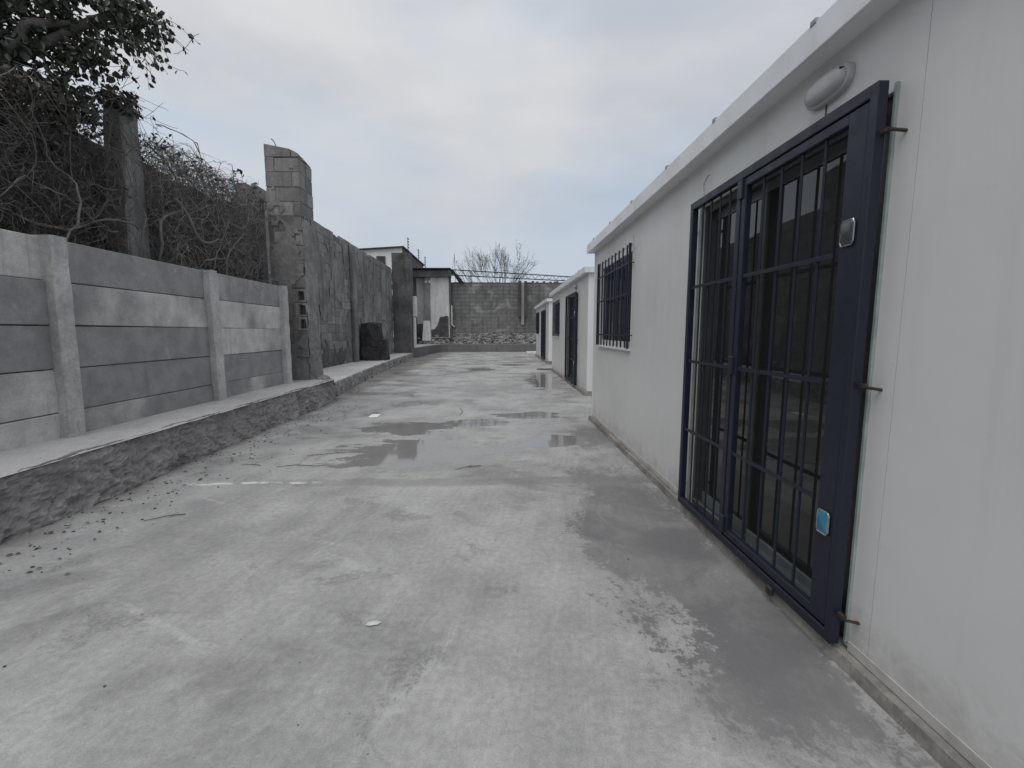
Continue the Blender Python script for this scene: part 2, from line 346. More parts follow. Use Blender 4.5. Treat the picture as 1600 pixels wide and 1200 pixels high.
def inst(name, me, loc, parent, rot=None):
    org = ORG[parent.name]; o = bpy.data.objects.new(name, me); o.location = (loc[0]-org[0], loc[1]-org[1], loc[2]-org[2])
    if rot: o.rotation_euler = rot
    o.parent = parent; COL.objects.link(o); return o

# ------------------------------------------------------------------ ground
def grid(x0, x1, y0, y1, nx, ny, zf):
    mb = MB(); vs = [(x0+(x1-x0)*i/nx, y0+(y1-y0)*j/ny) for j in range(ny+1) for i in range(nx+1)]
    mb.add([(x, y, zf(x, y)) for x, y in vs], [(j*(nx+1)+i, j*(nx+1)+i+1, (j+1)*(nx+1)+i+1, (j+1)*(nx+1)+i) for j in range(ny) for i in range(nx)])
    return mb
tag(part('ground', MB().add([(-900,-900,-.12),(900,-900,-.12),(900,900,-.12),(-900,900,-.12)], [(0,1,2,3)]), 'soil'), 'bare earth around and beyond the walled yard', kind='structure')
yard = MB().box(-3.6, 11, -9, 29.2, -.1, 0); yard.add([(-4.6,13,-.1),(-3.6,13,-.1),(-3.6,29.2,-.1),(-4.6,29.2,-.1),(-4.6,13,0),(-3.6,13,0),(-3.6,29.2,0),(-4.6,29.2,0)], [(4,5,6,7),(0,3,7,4),(0,1,5,4),(3,2,6,7)])
tag(part('yard_pavement', yard, 'floor'), 'damp grey concrete yard floor with puddles', kind='structure')

# ------------------------------------------------------------------ ledges on the left
def rough_face(p0, p1, ztop, out, step=.017, amp=.05, seed=0, bottom_out=.05):
    """rough cast face along a line p0->p1 (plan), facing `out`, with uneven upper edge"""
    d = Vector((p1[0]-p0[0], p1[1]-p0[1], 0)); n = int(d.length/step); m = int((ztop+.02)/step)+1; d.normalize()
    o = Vector((out[0], out[1], 0)).normalized(); mb = MB(); vs = []
    for i in range(n+1):
        for j in range(m+3):
            t = i*step; z = -.02 + (ztop+.02)*min(j, m)/m
            base = Vector((p0[0], p0[1], 0)) + d*t
            q = Vector((t*1.0+seed, z*1.5, seed*2.))
            k = mnoise.fractal(q*3.4, .8, 2.0, 5)*.75 + mnoise.fractal(q*14, .6, 2., 4)*.40
            cell = mnoise.voronoi(Vector((t*3.6+.7*mnoise.noise(q*5), z*5.5+.6*mnoise.noise(q*6+Vector((5,1,0))), seed)))[0]; ridge = min(1., (cell[1]-cell[0])*4.5)
            bulge = bottom_out*(1-z/ztop) + .03*mnoise.noise(Vector((t*.9, seed, 0)))
            dd = bulge + amp*k + amp*.42*ridge
            zz = z + (.010*mnoise.noise(Vector((t*6, 3., seed))) + .014*mnoise.noise(Vector((t*1.7, 7., seed))) if j >= m else 0)
            if j > m: dd = dd - .05*(j-m) - .02; zz -= .016*(j-m)
            v = base + o*dd; vs.append((v.x, v.y, zz))
    w_ = m+3
    mb.add(vs, [(i*w_+j, (i+1)*w_+j, (i+1)*w_+j+1, i*w_+j+1) for i in range(n) for j in range(m+2)])
    return mb
LZ = .41
ledge = thing('concrete_ledge', (-3.3, 3.5, 0), 'low rough-faced concrete ledge under the precast panel fence', 'ledge')
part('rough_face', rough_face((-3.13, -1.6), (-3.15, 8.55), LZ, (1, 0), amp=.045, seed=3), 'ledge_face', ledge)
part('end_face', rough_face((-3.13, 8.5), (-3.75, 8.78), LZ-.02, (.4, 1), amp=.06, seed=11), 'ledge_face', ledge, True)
def lz(x, y): return LZ-.004 + .006*mnoise.noise(Vector((x*2, y*1.3, 5)))
tg = grid(-4.4, -3.135, -1.6, 8.5, 24, 600, lz)
tg.v = [(x+.036+.024*mnoise.noise(Vector((y*4, 1, 0)))+.010*mnoise.noise(Vector((y*17, 4, 0))), y, z-.006) if x > -3.14 else (x, y, z) for x, y, z in tg.v]
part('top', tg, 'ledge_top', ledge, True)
L2 = .27
ledge2 = thing('concrete_ledge', (-4.2, 15, 0), 'long pale low concrete ledge below the weathered block wall, past the pier', 'ledge')
edge2 = [(-3.28, 8.75), (-3.62, 12.0), (-3.84, 14.9), (-4.02, 18.2), (-4.2, 21.9)]
for i in range(4):
    a, b = edge2[i], edge2[i+1]; part('rough_face', rough_face(a, b, L2, (1, .1), step=.032, amp=.035, seed=20+i*1.7, bottom_out=.02), 'ledge_face_far', ledge2, True)
mb = MB()
for i in range(4):
    a, b = edge2[i], edge2[i+1]
    mb.add([(a[0]-.03, a[1], L2-.004), (b[0]-.03, b[1], L2-.004), (-5.2, b[1], L2-.004), (-5.2, a[1], L2-.004)], [(0,1,2,3)])
mb.add([(-3.31, 8.75, -.02), (-5.2, 8.75, -.02), (-5.2, 8.75, L2-.004), (-3.31, 8.75, L2-.004)], [(0,1,2,3)])
part('top', mb, 'ledge_top_far', ledge2)
mb = MB()    # mortar heap at the foot of the pier
for i in range(26):
    c = Vector((random.uniform(-3.5, -3.2), random.uniform(8.35, 8.75), random.uniform(.05, .42))); r = random.uniform(.05, .12)
    bm = bmesh.new(); bmesh.ops.create_icosphere(bm, subdivisions=2, radius=r)
    for v in bm.verts: v.co *= 1+.45*mnoise.noise(v.co*9+c*7)
    mb.add([v.co+c for v in bm.verts], [[v.index for v in f.verts] for f in bm.faces]); bm.free()
part('mortar_lumps', mb, 'ledge_face', ledge, True, kind='stuff')

# far kerb with the bend on the left
kerb = thing('kerb_wall', (0, 28.8, 0), 'low smooth dark concrete kerb wall across the far end of the yard', 'kerb')
KZ = .50
pts = [(-4.22, 21.95), (-4.02, 26.2), (-3.75, 28.3), (-3.3, 28.75), (9.0, 28.75)]
mb = MB(); mt = MB()
for i in range(4):
    a, b = pts[i], pts[i+1]
    mb.add([(a[0],a[1],-.05),(b[0],b[1],-.05),(b[0],b[1],KZ),(a[0],a[1],KZ)], [(0,1,2,3)])
mb.add([(-4.22,21.95,-.05),(-5.2,21.95,-.05),(-5.2,21.95,KZ),(-4.22,21.95,KZ)], [(0,1,2,3)])
part('kerb_face', mb, 'kerb', kerb)
mt.add([(*p, KZ) for p in pts]+[(9, 30.3, KZ), (-5.9, 30.3, KZ), (-5.2, 21.95, KZ)], [tuple(range(8))])
part('kerb_top', mt, 'kerb_top', kerb)

# ------------------------------------------------------------------ precast fence
fence = thing('panel_fence', (-3.63, 3.9, LZ), 'grey precast concrete fence of stacked panels slotted between posts', 'fence')
posts_y = [-.15, 1.88, 3.905, 5.95, 7.855]
tilt = [0, 0, R(.6), R(-.5), R(.3)]
for i, y in enumerate(posts_y):
    mb = MB(); h = 2.09 if i < 3 else 2.075
    # post: body, yard-side face narrower, slightly battered edges
    n = 14; sec = [(-.10, -.075), (.055, -.075), (.075, -.055), (.075, .055), (.055, .075), (-.10, .075)]
    vs = []; rg = random.Random(i)
    for k in range(n+1):
        z = (LZ-.06) + (h-LZ+.06)*k/n
        for (dx, dy) in sec:
            vs.append((-3.70+dx+rg.uniform(-.004, .004), y+dy+rg.uniform(-.004, .004)+math.tan(tilt[i])*(z-LZ), z + (rg.uniform(-.012, .004) if k == n else 0)))
    fs = [(k*6+j, k*6+(j+1) % 6, (k+1)*6+(j+1) % 6, (k+1)*6+j) for k in range(n) for j in range(6)]
    fs += [tuple(range(5, -1, -1)), tuple(n*6+j for j in range(6))]
    part('post', mb.add(vs, fs), 'post', fence)
zs = [2.065, 1.71, 1.345, .98, .612, LZ-.05]
rg = random.Random(4)
for i in range(4):
    ya, yb = posts_y[i]+.045, posts_y[i+1]-.045
    for k in range(5):
        z1, z0 = zs[k], zs[k+1]; dx = rg.uniform(-.006, .006) - (.012 if k == 0 else 0); sl = rg.uniform(-.006, .006)
        mb = MB(); gap = rg.uniform(.004, .009)
        mb.cbox(-3.765+dx, -3.715+dx, ya, yb, z0+gap, z1, .006, .002, rg)
        mb.v = [(x, yy, z+sl*((yy-ya)/(yb-ya)-.5)) for x, yy, z in mb.v]
        part('panel', mb, 'panel', fence)

# ------------------------------------------------------------------ block helpers
def block_variants(name, mat, bx, by, bz, n=6, c=.008, jit=.006, seed=1):
    rg = random.Random(seed); return [MB().cbox(-bx/2, bx/2, -by/2, by/2, -bz/2, bz/2, c, jit, rg).mesh(name, M[mat]) for _ in range(n)]

# ------------------------------------------------------------------ pier of hollow blocks
pier = thing('block_pier', (-3.82, 8.7, LZ), 'tall broken concrete block pier at the end of the panel fence', 'pier')
PX0, PX1, PY0, PY1 = -4.13, -3.53, 8.42, 8.97
CH = .2525; rg = random.Random(12)
part('mortar_core', MB().box(PX0+.012, PX1-.012, PY0+.17, PY1-.012, LZ-.2, 4.20), 'mortar', pier)
part('mortar_joint', MB().box(PX0+.010, PX1-.21, PY0+.009, PY0+.17, LZ-.1, 4.22).box(PX1-.21, PX1-.010, PY0+.009, PY0+.17, 2.18, 4.20).box(PX1-.21, PX1-.010, PY0+.009, PY0+.17, LZ-.1, 1.17), 'mortar', pier)
def pocket_block(x0, x1, y0, y1, z0, z1):
    # block whose front shell is knocked out: opening onto a deep cell
    a, b = x0+(x1-x0)*.26, x0+(x1-x0)*.90; c, d = z0+(z1-z0)*.12, z0+(z1-z0)*.84; dp = y0+.15
    j = lambda: rg.uniform(-.012, .012)
    A = [(x0,y0,z0),(x1,y0,z0),(x1,y0,z1),(x0,y0,z1)]; B = [(a+j(),y0,c+j()),(b+j(),y0,c+j()),(b-.012+j(),y0,d+j()),(a+.022+j(),y0,d+j())]
    C = [(p[0],dp,p[2]) for p in B]; D = [(p[0], y1, p[2]) for p in A]
    mb = MB().add(A+B+C+D, [(0,1,5,4),(1,2,6,5),(2,3,7,6),(3,0,4,7),(4,5,9,8),(5,6,10,9),(6,7,11,10),(7,4,8,11),(8,9,10,11),(0,12,13,1),(1,13,14,2),(2,14,15,3),(3,15,12,0)])
    return mb
for k in range(17):
    z0 = LZ-.09 + k*CH; z1 = z0+CH-.010
    if k == 16: z1 = z0 + .22
    split = PX0 + (.16 if k % 2 else .46); lean = .0
    mid = PY0 + (.30 if k % 2 else .24)
    for r, (ya, yb) in enumerate(((PY0, mid-.005), (mid+.005, PY1))):
        for (xa, xb) in ((PX0, split-.005), (split+.005, PX1)):
            e = rg.uniform(0, .008)
            right = xb == PX1
            if right and r == 0 and k in (4, 5, 6) :
                xa2 = PX1-.20
                if xa2 > xa+.05: part('block', MB().cbox(xa, xa2-.004, ya+e, yb, z0, z1, .007, .004, rg), 'pier_block', pier)
                part('block', pocket_block(xa2, xb, ya+e, PY0+.168, z0, z1), 'pier_block', pier)
                continue
            mb = MB().cbox(xa - (e if xa == PX0 else 0), xb-(e if right else 0), ya+e, yb, z0, z1, .008, .006, rg)
            if k >= 14:   # weathered, sloping top
                mb.v = [(x, y, min(z, 4.59-.17*max(0, (x-PX0)/.6)**2.2-.06*(y-PY0)/.5+.012*mnoise.noise(Vector((x*14, y*9, 0))))) for x, y, z in mb.v]
            part('block', mb, 'pier_block', pier)
# skim of render smeared over the yard side and, in scabs, over the front
mb = MB(); vs = []; n, m = 150, 26
for i in range(n+1):
    for j in range(m+1):
        z = LZ-.1+(3.0+.35*mnoise.noise(Vector((j*.35, 2, 2))))*i/n; t = j/m; q = Vector((z*1.2, t*1.0, 1))
        wv = .022*mnoise.fractal(q*3, .8, 2, 5)+.012*mnoise.noise(Vector((z*1.2, t*9, 4)))
        vs.append((PX1+.004+.012*math.sin(t*math.pi)+wv+.12*max(0, 1-(z-LZ)/.8)*math.sin(t*math.pi), PY0+.012+.55*t, z))
part('render_skim', MB().add(vs, [(i*(m+1)+j, i*(m+1)+j+1, (i+1)*(m+1)+j+1, (i+1)*(m+1)+j) for i in range(n) for j in range(m)]), 'pier_render', pier)
mb = MB(); keep = {}; st_ = .02
for i in range(31):
    for j in range(195):
        x = PX0+i*st_; z = LZ+j*st_; q = mnoise.fractal(Vector((x*2.2, z*2.2, 3.3)), .8, 2, 4); ed = min(i, 30-i)*st_
        if q > -.12+.40*min(1.15, max(0, z-1.6)/1.8)+max(0, .03-ed)*3 and not (x > PX1-.24 and 1.25 < z < 2.15):
            keep[(i, j)] = len(mb.v); mb.v.append((x, PY0-.004-.006*mnoise.noise(Vector((x*9, z*9, 1)))-.006, z))
for (i, j) in keep:
    if all(k in keep for k in ((i+1, j), (i+1, j+1), (i, j+1))): mb.f.append((keep[(i,j)], keep[(i+1,j)], keep[(i+1,j+1)], keep[(i,j+1)]))
part('render_scab', mb, 'pier_render', pier)
part('rebar', MB().tube([(-4.0, 8.6, 4.4), (-4.0, 8.6, 4.62), (-4.03, 8.6, 4.69), (-4.07, 8.6, 4.73)], .008, 5), 'rust', pier)

# ------------------------------------------------------------------ long weathered block wall on the left
lw = thing('block_wall', (-5.0, 15.5, 0), 'long weathered concrete block wall with stained render, behind the pale ledge', 'wall')
WA, WB = Vector((-4.93, 9.3, 0)), Vector((-5.06, 21.75, 0)); wd = (WB-WA); wl = wd.length; wd.normalize(); wa = math.atan2(wd.y, wd.x)
TOP = 4.22
def wall_pts(t, off, z): p = WA+wd*t+Vector((1, 0, 0))*off; return (p.x, p.y, z)
mb = MB().add([wall_pts(0,-.012,0), wall_pts(wl,-.012,0), wall_pts(wl,-.012,TOP-.05), wall_pts(0,-.012,TOP-.05), wall_pts(0,-.22,0), wall_pts(wl,-.22,0), wall_pts(wl,-.22,TOP-.05), wall_pts(0,-.22,TOP-.05)],
     [(0,1,2,3),(4,7,6,5),(3,2,6,7),(0,4,5,1),(1,5,6,2),(0,3,7,4)])
part('wall_core', mb, 'mortar', lw)
var = block_variants('block', 'block', .490, .06, .241, 8, .008, .005, 5)
rg = random.Random(9); cnt = 0; rest = MB()
nrow = int((TOP-.27)/.25)+1; ncol = int(wl/.5)
cells = [(c, r) for c in range(ncol+1) for r in range(nrow)]
for c, r in cells:
    t = .25 + c*.5 + (.25 if r % 2 else 0); z = .27+.12+r*.25
    if t > wl-.2: continue
    off = rg.uniform(-.035, -.022)
    if z > TOP-.15 and rg.random() < .15: continue
    p = wall_pts(t, off, z)
    if cnt < 298:
        inst('block', rg.choice(var), p, lw, (rg.uniform(-.006, .006), rg.uniform(-.01, .01), wa+rg.uniform(-.008, .008))); cnt += 1
    else:
        rest.cbox(p[0]-.03, p[0]+.03, p[1]-.243, p[1]+.243, z-.118, z+.118, .009, .005, rg)
part('farther_blocks', rest, 'block', lw, kind='stuff')
# patches of render still clinging to the wall (uneven sheets a couple of cm proud)
def render_patch(t0, t1, z0, z1, seed, thr=-.05, d=.012, step=.07):
    mb = MB(); nx, nz = int((t1-t0)/step), int((z1-z0)/step); keep = {}
    for i in range(nx+1):
        for j in range(nz+1):
            t = t0+i*step; z = z0+j*step; q = mnoise.fractal(Vector((t*1.1+seed, z*1.1, seed)), .8, 2, 4)
            ed = min(i, nx-i, j, nz-j)*step
            if q > thr + max(0, .35-ed)*1.2:
                keep[(i, j)] = len(mb.v); mb.v.append(wall_pts(t, .004+d+.008*mnoise.noise(Vector((t*5, z*5, seed))), z))
    for (i, j) in keep:
        if all(k in keep for k in ((i+1, j), (i+1, j+1), (i, j+1))): mb.f.append((keep[(i,j)], keep[(i+1,j)], keep[(i+1,j+1)], keep[(i,j+1)]))
    return mb
part('render_patch', render_patch(5.5, wl-.05, .3, 4.15, 2.3, -.34, .006, .05), 'render', lw, True)
part('render_patch', render_patch(.3, 5.6, 1.6, 4.1, 5.1, -.16, .006, .05), 'render', lw, True)
part('render_patch', render_patch(.3, 6.0, .28, 1.3, 8.7, -.12, .006, .05), 'dark_render', lw, True)
mb = MB()
for i in range(30):
    z = .25+3.85*i/29
for t0 in (6.1,):
    mb.cbox(-4.98, -4.86, WA.y+t0, WA.y+t0+.34, .2, TOP-.04, .02, .01, random.Random(3))
part('pilaster', mb, 'render', lw)
mb = MB(); rg = random.Random(31)
for i in range(60):
    t = wl*i/60; mb.cbox(wall_pts(t,0,0)[0]-.2, wall_pts(t,0,0)[0]-.01, WA.y+t, WA.y+t+wl/60+.01, TOP-.07, TOP+rg.uniform(-.03, .02), .01, .006, rg)
part('coping', mb, 'render', lw)
# buttress at its far end
bt = thing('wall_buttress', (-4.65, 21.9, L2), 'dark sooty rendered buttress pillar at the far end of the block wall', 'buttress')
mb = MB(); n = 20; vs = []; rg = random.Random(8)
for k in range(n+1):
    z = L2-.1+(5.0-L2+.1)*k/n
    for (x, y) in ((-5.06, 21.76), (-4.28, 21.76), (-4.22, 21.82), (-4.22, 22.5), (-5.06, 22.5)):
        vs.append((x+rg.uniform(-.012, .012), y+rg.uniform(-.012, .012), z+(rg.uniform(-.04, .02) if k == n else 0)))
mb.add(vs, [(k*5+j, k*5+(j+1) % 5, (k+1)*5+(j+1) % 5, (k+1)*5+j) for k in range(n) for j in range(5)]+[tuple(n*5+j for j in range(5))])
part('pillar', mb, 'dark_render', bt)
mb = MB().cbox(-4.215, -4.10, 22.2, 22.45, KZ, 2.0, .02, .01, rg).cbox(-4.215, -4.02, 22.2, 22.45, 2.02, 3.0, .02, .01, rg)
part('pale_edge', mb, 'limewash', bt)

# blackened stub of masonry on the ledge
st = thing('masonry_stub', (-4.6, 16.3, L2), 'blackened broken masonry block standing on the pale ledge against the wall', 'masonry block')
def rough_block(x0, x1, y0, y1, z0, z1, seed, amp=.05, sub=7):
    bm = bmesh.new(); bmesh.ops.create_cube(bm, size=1); bmesh.ops.subdivide_edges(bm, edges=bm.edges[:], cuts=sub, use_grid_fill=True)
    c = Vector(((x0+x1)/2, (y0+y1)/2, (z0+z1)/2)); s = Vector((x1-x0, y1-y0, z1-z0))
    mb = MB(); vs = []
    for v in bm.verts:
        p = Vector((v.co.x*s.x, v.co.y*s.y, v.co.z*s.z)); n = v.co.normalized()
        r = max(abs(v.co.x), abs(v.co.y), abs(v.co.z)); L_ = v.co.length
        p *= 1 - .10*max(0, L_-.62)
        p += n*amp*(mnoise.fractal((p+c)*4+Vector((seed,0,0)), .8, 2, 4)); q = p+c; q.z = max(q.z, z0-.01); vs.append(q)
    mb.add(vs, [[v.index for v in f.verts] for f in bm.faces]); bm.free(); return mb
part('main_block', rough_block(-4.92, -4.29, 16.2, 16.75, L2, 1.60, 1, .06), 'soot', st)
part('low_block', rough_block(-4.33, -4.06, 16.22, 16.7, L2, 1.02, 4, .05), 'soot', st)
part('plinth', rough_block(-4.9, -4.30, 16.08, 16.3, L2, .72, 6, .05), 'soot', st)

# ------------------------------------------------------------------ far block wall
FY = 30.2
fw = thing('block_wall', (0, FY, 0), 'tall grey concrete block wall with pale patches closing the far end', 'wall')
FT = 4.52
part('wall_core', MB().box(-3.3, 10, FY+.012, FY+.2, 0, FT-.05), 'mortar', fw)
var = block_variants('block', 'far_block', .491, .06, .241, 6, .006, .003, 6); rg = random.Random(10); rest = MB(); cnt = 0
for c in range(27):
    for r in range(17):
        x = -3.05+c*.5+(.25 if r % 2 else 0); z = .5+.12+r*.25-.25
        if z > FT-.08 or x > 9.8: continue
        p = (x, FY+rg.uniform(.018, .028), z)
        if cnt < 299: inst('block', rg.choice(var), p, fw, (0, rg.uniform(-.006, .006), rg.uniform(-.006, .006))); cnt += 1
        else: rest.cbox(x-.2455, x+.2455, p[1]-.03, p[1]+.03, z-.1205, z+.1205, .006, .003, rg)
part('farther_blocks', rest, 'far_block', fw, kind='stuff')
mb = MB(); rg = random.Random(77)
for i in range(90):
    x = -3.3+13.3*i/90
    mb.cbox(x, x+.15, FY-.02, FY+.22, FT-.06, FT+rg.uniform(-.01, .02)+(.10*rg.random() if x > 1.9 and rg.random() < .5 else 0), .008, .004, rg)
part('coping', mb, 'dark_render', fw)
part('pilaster', MB().cbox(1.28, 1.46, FY-.22, FY, 2.25, 4.62, .01), 'pilaster_dark', fw); part('pilaster', MB().cbox(1.66, 1.84, FY-.22, FY, 2.25, 4.60, .01), 'pilaster_dark', fw)
part('pilaster_core', MB().cbox(1.46, 1.66, FY-.12, FY, 1.75, 4.52, .01, .01), 'kerb_top', fw)
# rubble bank in front of it
rb = MB(); rg = random.Random(5)
def rock(mb, c, r, rg, sq=.7):
    bm = bmesh.new(); bmesh.ops.create_icosphere(bm, subdivisions=1, radius=r); sc = (rg.uniform(.7, 1.5), rg.uniform(.7, 1.2), rg.uniform(.5, 1)*sq); a = rg.uniform(0, 6.28); ca, sa = math.cos(a), math.sin(a)
    vs = []
    for v in bm.verts:
        k = 1+rg.uniform(-.22, .22); x, y, z = v.co.x*sc[0]*k, v.co.y*sc[1]*k, v.co.z*sc[2]*k
        vs.append((c[0]+x*ca-y*sa, c[1]+x*sa+y*ca, c[2]+z))
    mb.add(vs, [[v.index for v in f.verts] for f in bm.faces]); bm.free()
for i in range(420):
    x = rg.uniform(-5.4, 4.0); d = rg.random(); h = (.38 if x > -3 else .6)+.18*mnoise.noise(Vector((x*.9, 0, 0)))
    y = 29.15+d*1.0; z = KZ+h*d*rg.random()**.5
    rock(rb, (x, y, z), rg.choice((.04, .05, .06, .08, .11, .15)), rg)
part('stone_footing', rough_face((-3.2, FY), (6.0, FY), 1.22, (0, -1), step=.05, amp=.10, seed=41, bottom_out=.30), 'rubble', fw)
o = part('rubble', rb, 'rubble'); tag(o, 'bank of grey rubble stones at the foot of the far wall', 'rubble', kind='stuff')

# ------------------------------------------------------------------ ruined shed in the corner
sh = thing('ruined_shed', (-4.4, 30.3, KZ), 'ruined limewashed shed wall with concrete roof beam in the far left corner', 'shed')
SY = 29.9
part('wall', MB().cbox(-4.50, -3.26, SY, SY+.2, .9, 4.80, .01, .01, random.Random(1)), 'limewash', sh)
part('wall', MB().cbox(-5.45, -4.86, SY+.35, SY+.5, 1.8, 4.80, .01), 'limewash', sh, label='recessed narrow wall section left of the shed column')
part('lower_wall', MB().cbox(-5.5, -4.55, SY+.3, SY+.48, .4, 1.8, .01), 'dark_render', sh)
mb = MB(); keep = {}
for i in range(27):
    for j in range(34):
        x = -4.49+i*.045; z = .92+j*.045; lim = 1.45+.95*max(0, min(1, (x+4.2)/.35))+.22*mnoise.fractal(Vector((x*3, z*2, 6)), .8, 2, 4)
        if z < lim: keep[(i, j)] = len(mb.v); mb.v.append((x, SY-.012-.006*mnoise.noise(Vector((x*6, z*6, 0))), z))
for (i, j) in keep:
    if all(k in keep for k in ((i+1, j), (i+1, j+1), (i, j+1))): mb.f.append((keep[(i,j)], keep[(i+1,j)], keep[(i+1,j+1)], keep[(i,j+1)]))
part('damp_patch', mb, 'dark_render', sh)
part('column', MB().cbox(-4.86, -4.50, SY-.1, SY+.25, 1.85, 4.80, .015), 'block', sh)
part('footing', MB().add([(-5.0,SY-.5,.7),(-4.45,SY-.5,.7),(-4.52,SY-.3,2.0),(-4.93,SY-.3,2.0),(-5.0,SY+.2,.7),(-4.45,SY+.2,.7),(-4.52,SY+.2,2.0),(-4.93,SY+.2,2.0)], [(0,1,2,3),(1,5,6,2),(4,0,3,7),(3,2,6,7),(5,4,7,6)]), 'limewash', sh)
part('beam', MB().cbox(-5.55, -3.15, SY-.25, SY+.6, 4.81, 5.25, .02, .01), 'block', sh)
part('roof_sheet', MB().cbox(-5.75, -3.1, SY-.6, SY+2.4, 5.26, 5.35, .02, .02), 'roof_dark', sh)
part('brace', MB().add([(-3.14,SY-.15,5.24),(-2.95,SY-.15,5.24),(-2.3,SY+.15,4.5),(-2.65,SY+.15,4.5),(-3.14,SY+.2,5.24),(-2.95,SY+.2,5.24),(-2.3,SY+.28,4.5),(-2.65,SY+.28,4.5)], [(0,1,2,3),(4,7,6,5),(0,4,5,1),(1,5,6,2),(2,6,7,3),(3,7,4,0)]), 'roof_dark', sh)
part('jamb', MB().cbox(-3.255, -3.14, SY-.05, SY+.15, .9, 4.80, .02, .015), 'dark_render', sh)
part('downpipe', MB().tube([(-3.10, SY-.08, 3.0), (-3.10, SY-.08, 1.75), (-2.95, SY-.1, 1.6)], .035, 8), 'limewash', sh)
for dx in (0, .22): part('insulator', MB().tube([(-4.74+dx, SY-.16, 4.42), (-4.74+dx, SY-.16, 4.50), (-4.70+dx, SY-.2, 4.55)], [.05, .07, .04], 8), 'white_trim_lit_end', sh)
part('ledge_slab', MB().cbox(-4.42, -3.2, SY-.35, SY-.05, .82, .92, .02, .02), 'rubble', sh)

# ------------------------------------------------------------------ white house beyond the wall
hs = thing('white_house', (-7, 29, 0), 'white rendered house with flat sloping dark roof behind the block wall', 'house')
mb = MB().add([(-9.4,27,0),(-5.64,27,0),(-5.64,27,6.15),(-9.4,27,5.9),(-9.4,34,0),(-5.64,34,0),(-5.64,34,6.15),(-9.4,34,5.9)], [(0,1,2,3),(1,5,6,2),(4,7,6,5),(0,3,7,4),(3,2,6,7)])
part('wall', mb, 'house_white', hs)
part('side_render', MB().box(-5.638, -5.60, 27.02, 34.1, 0, 6.14), 'dark_render', hs)
part('roof', MB().add([(-9.9,26.85,5.88),(-5.52,26.85,6.16),(-5.52,34.4,6.16),(-9.9,34.4,5.88),(-9.9,26.85,5.95),(-5.52,26.85,6.23),(-5.52,34.4,6.23),(-9.9,34.4,5.95)], [(0,3,2,1),(4,5,6,7),(0,1,5,4),(1,2,6,5),(2,3,7,6),(3,0,4,7)]), 'roof_dark', hs)
wn_ = part('window', MB().box(-7.13, -6.62, 26.95, 27.0-.002, 4.6, 5.66), 'old_wall', hs); part('pane', MB().box(-6.88, -6.66, 26.93, 26.948, 4.65, 5.6), 'glass', wn_)
part('sill', MB().cbox(-7.2, -6.55, 26.9, 27, 4.5, 4.6, .01), 'limewash', hs)
for i, y in enumerate((28.6, 32.2, 35.0)):
    x = -5.62; top = (7.05, 7.0, 6.95)[i]; base = 6.2 if i < 2 else 0
    lab = ('nearest and tallest electric fence post on the house roof edge', 'middle electric fence post on the house roof edge', 'farthest and smallest electric fence post past the house')[i]
    t = thing('electric_fence_post', (x, y, base), lab, 'fence post', 'electric fence posts beyond the shed')
    part('rod', MB().tube([(x, y, base), (x, y, top)], .018, 6), 'wire', t)
    for k in range(5):
        z = top-.06-k*.17; part('insulator', MB().tube([(x+.01, y, z), (x+.03, y, z), (x+.06, y, z-.05), (x+.05, y, z-.1)], [.02, .03, .024, .012], 6), 'wire', t)
wr = thing('electric_wires', (-5.56, 30, 6.2), 'thin sagging electric fence wires strung between the roof posts', 'wire')
for k in range(5):
    part('wire', MB().tube([(-5.57, 28.6, 6.99-k*.17), (-5.57, 30.4, 6.94-k*.17), (-5.57, 32.2, 6.94-k*.17), (-5.57, 33.6, 6.86-k*.17), (-5.57, 35, 6.88-k*.17)], .003, 3, False), 'wire', wr)
am = thing('antenna_mast', (-3.25, 33.5, 0), 'thin antenna mast with a slanting stay behind the shed roof', 'antenna')
part('mast', MB().tube([(-3.2, 33.5, 0), (-3.2, 33.5, 5.6), (-3.24, 33.5, 6.9)], .018, 6), 'wire', am)
part('stay', MB().tube([(-3.5, 33.5, 5.2), (-3.22, 33.5, 6.85)], .012, 5), 'wire', am)

# ------------------------------------------------------------------ lattice beam above the far wall
tr = thing('lattice_beam', (1, 34, 0), 'long thin steel lattice beam running above the far wall', 'truss')
TZ = lambda x: (5.86-.055*(x+3.6), 5.46-.045*(x+3.6))
for off in (0, .22):
    part('chord', MB().tube([(-3.8, 34+off, TZ(-3.8)[0]), (6, 34+off, TZ(6)[0])], .022, 6), 'wire', tr)
    part('chord', MB().tube([(-3.8, 34+off, TZ(-3.8)[1]), (6, 34+off, TZ(6)[1])], .022, 6), 'wire', tr)
x = -3.8; up = True
while x < 5.8:
    x2 = x+.26
    part('web_bar', MB().tube([(x, 34, TZ(x)[0 if up else 1]), (x2, 34, TZ(x2)[1 if up else 0])], .016, 5), 'wire', tr); x = x2; up = not up
for px in (-3.6, 5.0): part('upright', MB().tube([(px, 34.1, 0), (px, 34.1, TZ(px)[1])], .04, 6), 'wire', tr)

